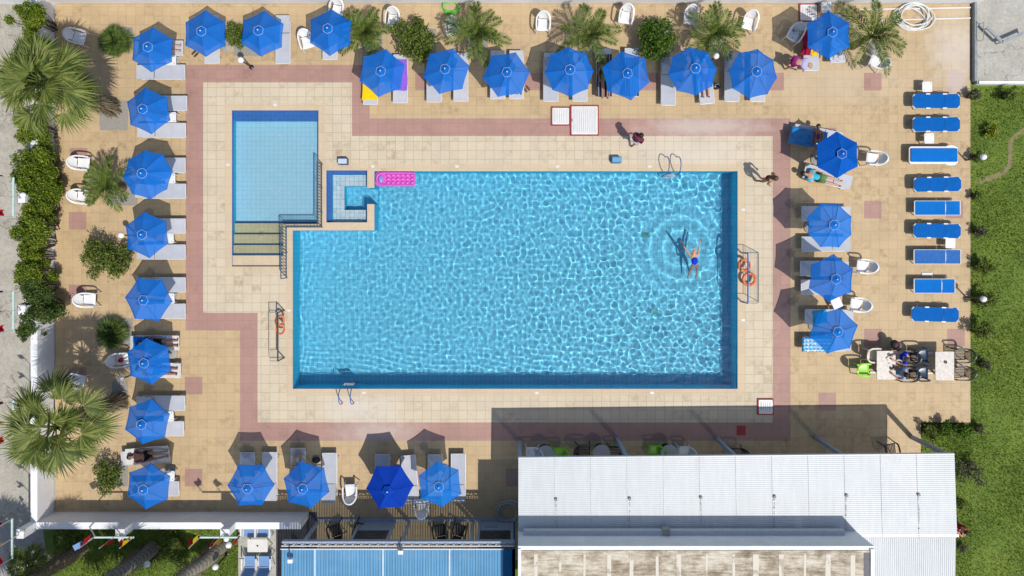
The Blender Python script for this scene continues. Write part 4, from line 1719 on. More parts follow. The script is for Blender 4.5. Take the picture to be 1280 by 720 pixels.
# chair with printed cushion under the top right parasol
t = put_chair(993.5, 43, -120, 'white plastic armchair with printed cushion near the bending woman')
b = MB()
b.grid(lambda u, v: (-.17 + .36 * u, (v - .5) * .36, .45 + .03 * math.sin(PI * u) * math.sin(PI * v)), 6, 6, .03)
cu = b.build('seat_cushion', M['print_towel'])
tag(cu, 'printed blue and white cushion on the white armchair at top right', 'cushion')
cu.location = t.location
cu.rotation_euler.z = t.rotation_euler.z
# things on chairs
b = MB()
b.ball((0, 0, .05), .13, 12, (1, .7, .5))
b.tube([(-.1, 0, .08), (-.06, 0, .2), (.06, 0, .2), (.1, 0, .08)], .012, 6)
bag = b.build('bag', M['cloth_red'], None, True, P(152, 450, .44) + Vector((0, 0, .01)), .5)
tag(bag, 'small red bag lying on a white armchair at the left', 'bag')

SLG = 'dark plastic chairs at the two tables'
NCH = Proto(lambda: chair(m='navy', name='plastic_chair'))
KCH = Proto(lambda: chair(m='black', name='plastic_chair'))
BCH = Proto(lambda: chair(m='black', name='slatted_chair', slats=True))
put_chair(1154, 445, 0, 'glossy navy chair, upper of two back to back with the right-hand table', NCH, SLG)
put_chair(1154, 467, 0, 'glossy navy chair, lower of two back to back with the right-hand table', NCH, SLG)
put_chair(1201, 444, 180, 'black slatted chair, upper of two at right edge of deck', BCH, SLG)
put_chair(1201, 466, 180, 'black slatted chair, lower of two at right edge of deck', BCH, SLG)
for o in COL.objects:
    if o.get('category') == 'chair' and 'glossy navy' in o.get('label', ''):
        pass
OWC = Proto(lambda: chair(m='offwhite'))
put_chair(1093, 444, 0, 'cream plastic chair at left of the stone table', OWC, SLG)
GRC = Proto(lambda: chair(m='green', w=.5))
put_chair(1080, 462, 0, 'lime green chair beside the left stone table', GRC, 'lime green chairs')
put_chair(698, 567, 180, 'lime green chair right of the first round table under the roof', GRC, 'lime green chairs')
put_chair(819, 564, 180, 'lime green chair left of the third round table under the roof', GRC, 'lime green chairs')
for x, y, r, lab in ((730, 564, 0, 'black slatted chair left of the second round table under the roof'),
                     (769, 566, 180, 'black slatted chair right of the second round table under the roof'),
                     (921, 568, 180, 'black slatted chair at the roof edge below the red floor plate'),
                     (1114, 563, 100, 'black slatted chair in the sun at right end of the veranda')):
    put_chair(x, y, r, lab, BCH, 'black slatted chairs on the veranda')
for x, y, r, lab in ((419, 664, 20, 'black chair at the left inside the snack bar front'),
                     (451, 663, -20, 'black chair, second from left inside the snack bar front'),
                     (550, 664, 10, 'black chair left of middle post inside the snack bar'),
                     (574, 664, -15, 'black chair right of middle post inside the snack bar')):
    put_chair(x, y, 90 + r, lab, KCH, 'black chairs in the snack bar')


def round_table(label='', m='table_grey', r=.36):
    t = thing('round_table', label, 'table')
    b = MB()
    b.lathe([(0, .74), (r - .02, .74), (r, .73), (r, .71), (0, .71)], 28)
    b.build('table_top', M[m], t)
    b = MB()
    b.lathe([(.03, .71), (.03, .06), (.2, .03), (.22, 0)], 14)
    b.build('pedestal', M['darkmetal'], t)
    return t


RT = Proto(round_table)
for x, y, lab in ((682, 568, 'grey round table between white and green chairs under the roof edge'),
                  (752, 567, 'grey round table between two black chairs under the roof edge'),
                  (837, 567, 'grey round table between green and white chairs under the roof edge'),
                  (614, 665, 'dark round table inside the snack bar at the right')):
    RT.put(P(x, y, .74) - Vector((0, 0, .736)), 0, lab, 'round tables in the shade')


# ------------------------------------------------------------------ stone tables bottom right
def stone_table(label=''):
    t = thing('stone_table', label, 'table')
    b = MB()
    b.prism(rrect(.76, 1.16, .02, 2), .71, .745)
    b.build('table_top', M['marble'], t)
    for y in (-.42, .42):
        b = MB()
        b.box((0, y, .36), (.08, .08, .69))
        b.box((0, y, .02), (.6, .07, .04))
        b.build('leg', M['white2'], t)
    return t


STT = Proto(stone_table)
STT.put(P(1107.7, 456.5, .74) - Vector((0, 0, .736)), 0, 'pale stone-topped table where two people sit', 'stone-topped tables')
STT.put(P(1180.8, 457.5, .74) - Vector((0, 0, .736)), 0, 'pale stone-topped table with only a small ashtray on it', 'stone-topped tables')


def on_table(name, x, y, fn, m, lab, cat, rz=0.0, z=.745):
    b = MB()
    fn(b)
    o = b.build(name, m, None, False, P(x, y, z) * 1, rz)
    return tag(o, lab, cat)


ash = lambda b: b.lathe([(.0, .008), (.045, .008), (.055, .035), (.062, .035), (.055, 0), (0, 0)], 14)
on_table('ashtray', 1181.5, 452.5, ash, M['black'], 'small black ashtray alone on the right stone table', 'ashtray')
on_table('ashtray', 1111, 443, ash, M['black'], 'small black ashtray at top of the left stone table', 'ashtray')
on_table('sunglasses', 1109, 446.5, lambda b: (b.tube([(-.07, 0, .02), (-.04, .02, .02), (0, .005, .02), (.04, .02, .02), (.07, 0, .02)], .014, 6), b.tube([(-.07, 0, .02), (-.07, -.12, .015)], .006, 5), b.tube([(.07, 0, .02), (.07, -.12, .015)], .006, 5)),
         M['black'], 'dark sunglasses lying on the left stone table', 'sunglasses', .7)
on_table('phone', 1116.5, 457.5, lambda b: b.prism(rrect(.07, .14, .012), 0, .009), M['black'], 'black phone at the edge of the left stone table', 'phone', .3)
on_table('cup', 1113.5, 460, lambda b: b.lathe([(0, .004), (.03, .004), (.036, .09), (.04, .09), (.033, 0), (0, 0)], 12), M['darkmetal'], 'small dark cup in front of the seated people', 'cup')
on_table('lighter', 1111, 454, lambda b: b.prism(rrect(.025, .08, .008), 0, .015), M['navy'], 'small dark lighter in middle of left stone table', 'lighter', 1)
# the black bag on a stool
t = thing('stool', 'thin dark stool under the black rucksack', 'stool', P(1116, 431, 0))
b = MB()
b.lathe([(0, .45), (.15, .45), (.15, .43), (0, .43)], 16)
b.build('seat', M['black'], t)
for k in range(4):
    b = MB()
    a = PI / 4 + k * PI / 2
    b.tube([(.1 * math.cos(a), .1 * math.sin(a), .43), (.16 * math.cos(a), .16 * math.sin(a), 0)], .012, 6)
    b.build('leg', M['black'], t)
t = thing('rucksack', 'rounded black rucksack with small pink patch by the stone table', 'bag', P(1116.5, 430, .45) + Vector((0, 0, .003)), .6)
b = MB()
b.ball((0, 0, .14), .2, 16, (.85, 1.05, .7))
b.build('body', M['bag_black'], t, True)
b = MB()
b.ball((.03, .02, .265), .06, 10, (1, .7, .25))
b.build('patch', M['cloth_red'], t, True)
b = MB()
b.tube([(-.12, -.1, .2), (-.06, -.12, .27), (.02, -.1, .29)], .015, 6)
b.build('strap', M['bag_black'], t, True)
# ------------------------------------------------------------------ towels and cloths
def cloth(name, x0, y0, x1, y1, z, m, lab, cat='towel', rz=0.0, wr=.012, seed=0):
    a, c = P(x0, y0, z), P(x1, y1, z)
    W, D = abs(c.x - a.x), abs(c.y - a.y)
    r = random.Random(seed)
    ph = [r.uniform(0, 6) for _ in range(6)]
    b = MB()

    def f(u, v):
        e = 1 + .03 * math.sin(5 * v + ph[0])
        return ((u - .5) * W * e + .012 * math.sin(7 * v + ph[1]), (v - .5) * D + .012 * math.sin(6 * u + ph[2]),
                wr * math.sin(9 * u + ph[3] + 2 * v) * math.sin(5 * v + ph[4]) + wr * .5 * math.sin(17 * u + 11 * v + ph[5]))
    b.grid(f, 14, 18, .008)
    o = b.build(name, m, None, True, ((a.x + c.x) / 2, (a.y + c.y) / 2, z), rz)
    return tag(o, lab, cat)


TZ = .385
cloth('towel', 453, 84, 471.5, 125, TZ, M['yellow'], 'yellow towel spread on a sunbed at the left of the row', seed=1)
cloth('towel', 490, 74, 509, 113, TZ, M['purple'], 'violet towel spread on a sunbed next to the yellow one', seed=2)
cloth('towel', 746, 68, 765, 121, TZ, M['navy_stripes'], 'dark striped towel underneath the dark-haired sunbather', seed=3)
cloth('towel', 780, 72, 798.5, 120.5, TZ, M['navy_stripes'], 'dark striped towel just right of the dark-haired sunbather', seed=4)
cloth('towel', 1037.5, 50, 1056, 78, TZ, M['print_towel'], 'blue and white print towel right of the crimson towel', seed=5)
cloth('towel', 1003, 37, 1015, 69, TZ + .03, M['maroon'], 'crumpled crimson towel on a sunbed near top right', rz=-.12, wr=.05, seed=6)
cloth('cloth', 1014, 60, 1022, 70, TZ, M['yellow_flag'], 'small pale yellow cloth beside the crimson towel', 'cloth', seed=7)
cloth('towel', 166, 421, 190, 437, TZ, M['bedblue_light'], 'blue towel at the head of a left-side sunbed', seed=8)
cloth('towel', 186, 420, 208, 437, TZ, M['cloth_pale'], 'pale blue towel in middle of a left-side sunbed', seed=9)
cloth('towel', 208, 420, 223.5, 437.5, TZ, M['pale_print'], 'pale printed towel at the foot of a left-side sunbed', seed=10)
cloth('towel', 200, 454, 225, 472.5, TZ, M['cloth_white'], 'white towel on the sunbed with bare feet', seed=11)
cloth('towel', 1017, 388, 1034, 404.5, TZ, M['teal_towel'], 'turquoise towel on a sunbed at right', rz=.1, seed=12)
cloth('cloth', 640, 114, 653, 119, TZ, M['black_print'], 'small black printed cloth at the foot of a sunbed', 'cloth', seed=13)
cloth('towel', 363, 569, 382, 606, TZ, M['cloth_white'], 'white towel under the sunbather in red striped shorts', seed=14)
cloth('towel', 156, 559, 211, 578, TZ, M['cloth_white'], 'white towel under the person in plum top', rz=.08, seed=15)


# inflatable beds
def airbed(name, L, W, m, label, cells=(8, 4), pillow=None, h=.1):
    t = thing(name, label, 'air bed')
    b = MB()
    cu, cv = cells

    def f(u, v):
        x, y = (u - .5) * L, (v - .5) * W
        e = min(u, 1 - u) * L
        g = min(v, 1 - v) * W
        z = h * min(1, math.sqrt(max(0, min(e, g)) / .06))
        if .04 < u < .97:
            z -= .035 * (max(0, math.cos(u * cu * 2 * PI)) * max(0, math.cos((v - .5) * cv * 2 * PI))) ** .6
        return (x, y, z)
    b.grid(f, cu * 8, cv * 8, .0)
    b.prism(rrect(L - .02, W - .02, .05), -.03, .012)
    b.build('mattress', m, t, True)
    if pillow:
        b = MB()
        b.ball((-L / 2 + .17, 0, h * .8), .13, 14, (.75, 1.6, .5))
        b.build('pillow', pillow, t, True)
    return t


def lilo():
    t = thing('air_bed', 'pink air bed with tufted rows floating at the top edge of the pool', 'air bed')
    L, W = 1.66, .60
    b = MB()
    b.prism(rrect(L, W, .16, 6), -.04, .035)
    b.build('base', M['pink'], t)
    b = MB()
    for s in (-1, 1):
        b.tube([(-L / 2 + .3, s * (W / 2 - .05), .05), (L / 2 - .05, s * (W / 2 - .05), .05)], .05, 8)
    b.tube([(L / 2 - .05, -W / 2 + .05, .05), (L / 2 - .05, W / 2 - .05, .05)], .05, 8)
    pts = [(-L / 2 + .3 + .25 * math.cos(a), (W / 2 - .05) * math.sin(a), .05) for a in [PI / 2 + PI * k / 10 for k in range(11)]]
    b.tube(pts, .05, 8)
    b.build('rim', M['pink'], t, True)
    b = MB()
    for i in range(6):
        for j in range(3):
            b.ball((-.30 + .2 * i, (j - 1) * .155, .035), .082, 12, (1.1, .9, .75))
    b.build('tufts', M['pink'], t, True)
    b = MB()
    b.ball((-L / 2 + .22, 0, .04), .14, 14, (.75, 1.35, .45))
    b.build('pillow', mat('faded_violet_vinyl', (.22, .2, .5), .35, .1), t, True)
    return t


t = lilo()
t.location = P(494.5, 224, WZ) + Vector((0, 0, .04))
t = airbed('air_bed', 1.25, .62, M['dots'], 'blue air bed with coloured dots on a sunbed at right', (8, 4))
t.location = P(1021.5, 430.5, .42) - Vector((0, 0, .02))
t = airbed('air_bed', 1.55, .72, mat('blue_vinyl', (.01, .17, .42), .25, .2), 'shiny blue air bed below the plain blue parasol', (4, 2), None, .12)
t.location = P(1010, 172, .4)
t.rotation_euler.z = math.radians(-10)
t = bed(992, 169, 180, 'grey sunbed hidden under the shiny blue air bed', g2)
t.rotation_euler.z = math.radians(170)
b = MB()
b.ball((0, 0, .1), .17, 14, (1, .75, .6))
o = b.build('bag', M['bag_black'], None, True, P(395, 575, .1) - Vector((0, 0, .1)) + Vector((0, 0, .005)))
tag(o, 'black bag on the ground between two bottom-row sunbeds', 'bag')
t = thing('bag', 'round black and white bag on the ground beside bare legs', 'bag', P(895, 109, 0) + Vector((0, 0, .004)), .4)
b = MB()
b.ball((0, 0, .1), .15, 14, (1.15, .8, .65))
b.build('body', M['bag_black'], t, True)
b = MB()
b.tube([(.1, .0, .16), (.06, .08, .22), (-.06, .08, .22), (-.1, 0, .16)], .018, 6)
b.build('handle', M['white'], t, True)
# flip-flops
FF = None
for x, y, r, lab in ((214.5, 443, 1.4, 'brown flip-flops on the tiles between two left-side sunbeds'), (244, 67, .8, 'dark flip-flops on the tiles under first top-left parasol'), (658, 111, 2.2, 'dark flip-flops right of the black printed cloth')):
    def mk():
        t = thing('flip_flops', '', 'shoes')
        for s in (-1, 1):
            b = MB()
            b.prism([(x * 1, y + s * .07) for x, y in ((-.13, -.035), (.05, -.045), (.13, -.02), (.13, .02), (.05, .045), (-.13, .035))], 0, .02)
            q = b.build('sole', M['wood'], t)
            b = MB()
            b.tube([(.0, s * .07 - .04, .02), (.08, s * .07, .05), (.0, s * .07 + .04, .02)], .008, 5)
            b.build('strap', M['black'], q)
        return t
    FF = FF or Proto(mk)
    FF.put(P(x, y) + Vector((0, 0, .003)), r, lab, 'flip-flops on the deck')

# ------------------------------------------------------------------ hatches, plates, boxes
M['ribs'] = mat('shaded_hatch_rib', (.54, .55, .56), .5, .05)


def hatch(x0, y0, x1, y1, lab, hinge=False):
    a, c = P(x0, y0, .05), P(x1, y1, .05)
    W, D = c.x - a.x, a.y - c.y
    t = thing('hatch', lab, 'hatch', ((a.x + c.x) / 2, (a.y + c.y) / 2, .003), 0, 'red-framed white hatches')
    b = MB()
    for s in (-1, 1):
        b.box((s * (W / 2 - .022), 0, .03), (.044, D, .06))
        b.box((0, s * (D / 2 - .022), .0295), (W - .09, .044, .058))
    b.build('frame', M['red'], t)
    b = MB()
    b.prism(rrect(W - .1, D - .1, .03), .0, .065)
    lid = b.build('lid', M['white'], t)
    b = MB()
    n = max(4, int((W - .3) / .07))
    for i in range(n):
        b.box((-(W - .32) / 2 + (W - .32) * i / (n - 1), 0, .075), (.028, D - .3, .024))
    for s in (-1, 1):
        b.box((s * (W / 2 - .11), 0, .07), (.018, D - .2, .016))
        b.box((0, s * (D / 2 - .11), .0695), (W - .25, .018, .015))
    b.build('ribs', M['ribs'], lid)
    if hinge:
        b = MB()
        b.box((-W / 2 + .07, 0, .075), (.05, .12, .03))
        b.build('latch', M['galv'], lid)
    return t


hatch(713, 131.5, 748.5, 169.5, 'largest red-framed white hatch, in the pink band above the pool', True)
hatch(689, 133.5, 712.6, 157, 'medium red-framed white hatch left of the largest one')
hatch(947, 498.5, 967, 518.5, 'small red-framed white hatch below the pool near the roof shadow')
hatch(999, 2.5 + 2, 1022.5, 27, 'red-framed white hatch against the top wall')
b = MB()
b.prism(rrect(.36, .4, .01), 0, .012)
for i in range(5):
    b.box((-.12 + .06 * i, 0, .014), (.02, .32, .006))
o = b.build('floor_plate', M['red'], None, False, P(926.5, 538) + Vector((0, 0, .002)))
tag(o, 'small red plate set in the pink paving in the roof shade', 'floor plate')


def crate(x, y, lab, m):
    t = thing('box', lab, 'box', P(x, y, .28) - Vector((0, 0, .276)), 0, 'small blue boxes at the pool edge')
    b = MB()
    b.prism(rrect(.40, .27, .03), 0, .26)
    b.build('body', m, t)
    b = MB()
    b.prism(rrect(.36, .2, .03), .263, .285)
    b.build('lid', mat('pale_box_lid', (.42, .5, .6) if 'pale' in lab else (.10, .30, .5), .4, .1), t)


crate(428, 201.5, 'pale-lidded box on the paving above the small square pool', mat('slate_box', (.06, .08, .14), .5, .1))
crate(771, 199.5, 'blue-lidded box on the paving left of the top pool ladder', mat('blue_box', (.05, .14, .25), .5, .1))
b = MB()
b.prism(rrect(.44, .14, .02), 0, .03)
o = b.build('board', M['white'], None, False, P(1159, 343, .03) + Vector((0, 0, -.024)))
tag(o, 'flat white board on the tiles above a bright blue sunbed', 'board')


# ------------------------------------------------------------------ hoses
def hose(name, pts, r, m, lab, cat='hose'):
    b = MB()
    b.tube(pts, r, 6)
    return tag(b.build(name, m, None, True), lab, cat)


def coil(cx, cy, rx, ry, turns, seed, z=.03):
    r = random.Random(seed)
    out = []
    c = P(cx, cy)
    n = turns * 26
    prm = [(r.uniform(.62, 1.08), r.uniform(.6, 1.08), r.uniform(-.25, .25), r.uniform(-.2, .2), r.uniform(-.4, .4)) for _ in range(turns + 2)]
    for i in range(n):
        k, f = divmod(i / 26, 1)
        k = int(k)
        a = 2 * PI * f
        p0, p1 = prm[k], prm[k + 1]
        q = [p0[j] * (1 - f) + p1[j] * f for j in range(5)]
        x, y = rx * q[0] * math.cos(a), ry * q[1] * math.sin(a)
        x, y = x * math.cos(q[4]) - y * math.sin(q[4]), x * math.sin(q[4]) + y * math.cos(q[4])
        out.append(Vector((c.x + x + q[2] * rx, c.y + y + q[3] * ry, z + .03 * k + .02 * math.sin(5 * a))))
    return out


pts = coil(1138, 23, .80, .55, 6, 4)
hose('hose', pts, .028, M['hose'], 'large tangled white hose coil at the top right', 'hose')
hose('pipe', [P(1074, 12, .04), P(1130, 11, .04), P(1213, 9.5, .04)], .035, M['hose'], 'straight white pipe just below the top wall', 'pipe')
hose('pipe', [P(1098, 25.5, .04), P(1150, 24, .04), P(1213, 22.5, .04)], .033, M['hose'], 'straight white pipe passing the white hose coil, lower of two', 'pipe')
hose('hose', coil(565, 10, .42, .3, 5, 8), .02, M['hose_green'], 'bright green garden hose coil above a palm at the top wall')
hose('hose', coil(637, 638, .55, .48, 7, 12), .02, M['hose_grey'], 'pale hose coil in the roof shade left of the white roof')


# ------------------------------------------------------------------ lamps
def globe_lamp(label='', h=1.15):
    t = thing('globe_lamp', label, 'lamp')
    b = MB()
    b.lathe([(0, 0), (.1, 0), (.1, .03), (.035, .06), (.03, h - .12), (.07, h - .1), (.075, h - .06), (0, h - .05)], 12)
    b.build('post', M['black'], t, True)
    b = MB()
    b.ball((0, 0, h + .05), .125, 18)
    b.build('globe', M['globe'], t, True)
    return t


LP = Proto(globe_lamp)
GL = 'garden lamps with white globes'
for x, y, lab in ((301, 75, 'globe lamp on black post beside the small shrub at top left'),
                  (895, 70, 'globe lamp left of the rightmost parasol in row of seven'),
                  (1230.5, 196, 'globe lamp on the lawn beside the thick white-framed sunbed'),
                  (1230.5, 374, 'globe lamp on the lawn beside a dark shrub, lower of two'),
                  (151, 473.5, 'globe lamp left of the sixth left-side parasol'),
                  (151.5, 294, 'globe lamp half hidden at left of the fourth left-side parasol'),
                  (183, 706, 'globe lamp in grass just right of the middle palm trunk'),
                  (268.5, 709.5, 'globe lamp in grass just right of the rightmost palm trunk'),
                  (285, 682, 'globe lamp above the rightmost palm trunk next to the terrace strip')):
    p = P(x, y, 1.2)
    LP.put((p.x, p.y, GZ if y > 640 or x > 1213 else .002), 0, lab, GL)


# ------------------------------------------------------------------ flag stands on the walls
def flag_stand(x, y, axis, lab, hw=1.0, cols=('red', 'mixed', 'red')):
    """pillar on the wall with a cross bar and three upright flag poles; axis is the direction of the wall in degrees"""
    t = thing('flag_stand', lab, 'flag stand', (x, y, 0), math.radians(axis), 'flag stands on the white wall')
    b = MB()
    b.box((0, 0, .95), (.34, .3, 1.7))
    b.build('pillar', M['render'], t)
    b = MB()
    b.prism(rrect(.36, .32, .03), 1.803, 1.84)
    b.build('pillar_cap', M['white'], t)
    b = MB()
    b.tube([(0, 0, 1.84), (0, 0, 2.25)], .025, 8)
    b.build('stem', M['white2'], t)
    b = MB()
    b.box((0, 0, 2.27), (hw * 2, .06, .05))
    b.build('cross_bar', mat('pale_green_metal', (.45, .6, .56), .5, .1), t)
    for k, cl in enumerate(cols):
        u = (-hw + .03, .0, hw - .03)[k]
        b = MB()
        b.tube([(u, 0, 2.3), (u, 0, 3.25)], .014, 7)
        pole = b.build('flag_pole', M['white2'], t)
        b = MB()
        rr = random.Random(k * 7 + int(axis))
        ph = rr.uniform(0, 6)
        an = rr.uniform(-.5, .5) + .8
        b.grid(lambda q, v: (u + q * .26 * math.cos(an) + .03 * math.sin(6 * q + ph), q * .26 * math.sin(an) + .05 * math.sin(9 * q + ph) * q, 3.2 - .42 * v - .1 * q), 8, 6, .004)
        b.build('flag', M['red_flag'] if cl == 'red' else M['yellow_flag'], pole, True)
        if cl == 'mixed':
            b = MB()
            b.grid(lambda q, v: (u + q * .24 * math.cos(an + .9) + .03 * math.sin(6 * q + ph), q * .24 * math.sin(an + .9), 3.18 - .2 * v - .1 * q), 6, 4, .004)
            b.build('flag', M['red_flag'], pole, True)
    b = MB()
    b.ball((.12, -.18, 1.98), .11, 14)
    b.build('globe', M['globe'], t, True)
    return t


wx = LX - T / 2
wy = BY - T / 2
for py, lab in ((251, 'flag stand rising from the hedge at middle of left wall'), (382, 'flag stand on the left wall beside the lower hedge'),
                (508, 'flag stand on the left wall behind the lower big palm')):
    flag_stand(wx, P(0, py).y, 90, lab, .78)
flag_stand(wx - .05, wy - .05, 90, 'flag stand on the bottom left corner of the white walls', .78)
flag_stand(P(180, 0).x, wy, 0, 'flag stand on bottom wall above the left palm trunks', .78, ('red', 'red', 'mixed'))
flag_stand(P(303, 0).x, wy, 0, 'flag stand on bottom wall beside the rightmost palm trunk', .80, ('mixed', 'mixed', 'red'))
# sign arm by the first palm trunk
t = thing('floodlight', 'pale blue floodlight on a long bent arm beside the left palm trunk', 'floodlight', (P(131, 0).x, wy - .05, 1.1))
b = MB()
a = P(119, 671, 2.2) - Vector((P(131, 0).x, wy - .05, 1.1))
c = P(98, 682, 3.0) - Vector((P(131, 0).x, wy - .05, 1.1))
b.tube([(0, 0, 0), a, c], .025, 7)
b.build('arm', M['white2'], t)
b = MB()
b.box(c, (.3, .2, .16), rz=.5)
b.build('lamp_head', M['steelblue'], t)


# ------------------------------------------------------------------ water polo goals, life rings, ladders, fence
def goal(lab, x0, y0, y1, depth, side):
    """x0 = pool side px, side=+1 when the pool lies to the right"""
    a, c = P(x0, y0), P(x0, y1)
    L = a.y - c.y
    t = thing('goal', lab, 'goal', (a.x, (a.y + c.y) / 2, .004), 0, 'water polo goals beside the pool')
    h, d = .85, depth
    b = MB()
    for s in (-1, 1):
        b.tube([(0, s * L / 2, 0), (0, s * L / 2, h)], .028, 8)
    b.tube([(0, -L / 2, h), (0, L / 2, h)], .03, 8)
    b.build('goal_frame', M['darkmetal'] if side > 0 else M['blue_rail'], t, True)
    b = MB()
    for s in (-1, 1):
        b.tube([(0, s * L / 2, .02), (-side * d, s * L / 2, .02), (-side * d * .55, s * L / 2, h * .96), (0, s * L / 2, h)], .014, 7)
    b.tube([(-side * d, -L / 2, .02), (-side * d, L / 2, .02)], .014, 7)
    b.tube([(-side * d * .55, -L / 2, h * .96), (-side * d * .55, L / 2, h * .96)], .012, 7)
    b.build('rear_frame', M['galv'], t, True)
    b = MB()
    b.grid(lambda u, v: (-side * (d * (.55 + .45 * u)), (v - .5) * L, h * .96 * (1 - u) + .02), 6, 12)
    for s in (-1, 1):
        b.add([(0, s * L / 2, .03), (-side * d, s * L / 2, .03), (-side * d * .55, s * L / 2, h * .95), (0, s * L / 2, h)], [(0, 1, 2, 3)])
    b.build('net', M['net'], t)
    return t


goal('dark-framed water polo goal on the paving left of the pool', 355.5, 388, 447, .62, 1)
goal('blue-framed water polo goal on the paving right of the pool', 926.5, 316, 377, .72, -1)


def ring(lab, loc, R, r, rot=(0, 0, 0), white=True):
    t = thing('life_ring', lab, 'life ring', loc)
    t.rotation_euler = rot
    b = MB()
    b.tube([(R * math.cos(a), R * math.sin(a), 0) for a in [2 * PI * k / 28 for k in range(28)]], r, 10, closed=True)
    b.build('ring', M['orange'], t, True)
    for k in range(4):
        b = MB()
        a0 = PI / 4 + k * PI / 2
        b.tube([(R * math.cos(a0 + d), R * math.sin(a0 + d), 0) for d in (-.09, 0, .09)], r + .006, 10)
        b.build('band', mat('pale_orange_band', (.62, .25, .15), .5, .1) if k == 0 else bpy.data.materials['pale_orange_band'], t, True)
    return t


ring('orange life ring leaning on right goal, upper of two over the pool edge', P(930, 331.5, .35), .23, .058, (0, .18, .3))
ring('orange life ring lying against right goal, lower of two', P(936.5, 349, .25), .24, .06, (0, -.1, .7))
ring('faded orange life ring hung upright on left goal, upper of two', P(350.5, 400, .5), .19, .04, (0, 1.15, 0))
ring('faded orange life ring hung upright on left goal, lower of two', P(350.5, 411.5, .5), .19, .04, (0, 1.0, .1))


def ladder(lab, x, y, d):
    """d = +1 pool lies towards -Y (down in the photo)"""
    t = thing('pool_ladder', lab, 'pool ladder', P(x, y) + Vector((0, 0, .002)), 0 if d > 0 else PI, 'pool ladders')
    for s in (-1, 1):
        b = MB()
        pts = []
        for k in range(13):
            f = k / 12
            a = PI * f
            pts.append((s * .27, .42 * math.cos(a) + .02, .05 + .78 * math.sin(a) ** .8))
        pts.append((s * .27, -.40, -.35))
        pts.append((s * .27, -.40, -1.2))
        b.tube([(s * .27, .44, 0)] + pts, .023, 8)
        o = b.build('handrail', M['blue_rail'], t, True)
        o.cycles.is_caustics_receiver = True
    t.scale = (.88, .88, .88)
    for k in range(3):
        b = MB()
        b.box((0, -.40, -.2 - .3 * k), (.52, .09, .03))
        o = b.build('step', M['steel'], t)
        o.cycles.is_caustics_receiver = True
    return t


ladder('blue pool ladder at top edge of the pool, right of blue box', 839, 208, 1)
ladder('blue pool ladder at bottom edge of the pool', 435.5, 492, -1)
# railing of the children's pool
t = thing('railing', 'dark blue railing between the children\'s pool and the larger pools', 'railing', (0, 0, 0))
path = [P(403, 205), P(403, 284), P(359, 284), P(359, 347)]
rh = .82
b = MB()
for i in range(3):
    for z in (rh, .12):
        b.bar(path[i] + Vector((0, 0, z)), path[i + 1] + Vector((0, 0, z)), .035)
b.build('rail', M['teal_rail'], t)
for i in range(3):
    L = (path[i + 1] - path[i]).length
    n = int(L / .125)
    for k in range(n + 1):
        if k == n and i < 2:
            continue
        b = MB()
        q = path[i].lerp(path[i + 1], k / n)
        post = k % 8 == 0
        b.box((q.x, q.y, rh / 2 + (.0 if post else .05)), ((.035,) * 2 if post else (.021,) * 2) + (rh - (.03 if post else .12),))
        b.build('post' if post else 'baluster', M['teal_rail'], t)

# ------------------------------------------------------------------ terrace strip bottom left: table with four blue-grey sling chairs
def sling_chair(label=''):
    t = thing('sling_chair', label, 'chair')
    b = MB()
    for s in (-1, 1):
        b.tube([(.28, s * .27, 0), (.26, s * .27, .42), (-.22, s * .27, .38), (-.42, s * .27, .92)], .018, 7)
        b.tube([(-.3, s * .28, 0), (-.05, s * .28, .4), (.2, s * .28, .62)], .016, 7)
    b.tube([(-.42, -.27, .92), (-.42, .27, .92)], .016, 7)
    b.build('frame', M['white2'], t, True)
    for s in (-1, 1):
        b = MB()
        b.box((0, s * .285, .635), (.46, .05, .025))
        b.build('armrest', M['white'], t)
    b = MB()
    b.grid(lambda u, v: (-.22 + .47 * u, (v - .5) * .48, .4 + .03 * u - .02 * math.sin(PI * u)), 6, 3, .006)
    b.build('seat', M['steelblue'], t, True)
    b = MB()
    b.grid(lambda u, v: (-.24 - .18 * u, (v - .5) * .48, .42 + .49 * u), 4, 3, .006)
    b.build('backrest', M['steelblue'], t, True)
    return t


SC = Proto(sling_chair)
for x, y, r, lab in ((312, 663, -90, 'blue-grey sling chair, left of two above the white table'), (330, 663, -90, 'blue-grey sling chair, right of two above the white table'),
                     (313, 703, 90, 'blue-grey sling chair, left of two below the white table'), (331, 703, 90, 'blue-grey sling chair, right of two below the white table')):
    SC.put(P(x, y, .45) - Vector((0, 0, .437)), math.radians(r), lab, 'blue-grey sling chairs on the strip')
t = thing('terrace_table', 'white table with central hole between four blue-grey sling chairs', 'table', P(322, 682, .72) - Vector((0, 0, .707)))
b = MB()
b.prism(rrect(.82, .52, .03), .69, .72)
b.build('table_top', M['table_white'], t)
b = MB()
b.lathe([(0, .7225), (.03, .7225), (.04, .722)], 12)
b.build('hole_cover', M['darkmetal'], t)
for sx in (-1, 1):
    for s in (-1, 1):
        b = MB()
        b.tube([(sx * .37, s * .22, 0), (sx * .36, s * .21, .69)], .02, 7)
        b.build('leg', M['white2'], t)
# ------------------------------------------------------------------ plants
def blade_quads(B, T, W, UPV, droop, fold=.25):
    """arrays: blade base, tip, half width at the middle, up vector -> folded quads (V,F)"""
    n = len(B)
    d = T - B
    side = np.cross(d, UPV)
    side /= np.linalg.norm(side, axis=1, keepdims=True) + 1e-9
    mid = B + d * .45 + UPV * (fold * W[:, None]) + np.array([0, 0, 1]) * (droop[:, None] * .35)
    V = np.empty((n, 4, 3))
    V[:, 0] = B
    V[:, 1] = mid - side * W[:, None]
    V[:, 2] = T
    V[:, 3] = mid + side * W[:, None]
    F = np.arange(n * 4).reshape(n, 4)
    return V.reshape(-1, 3), F


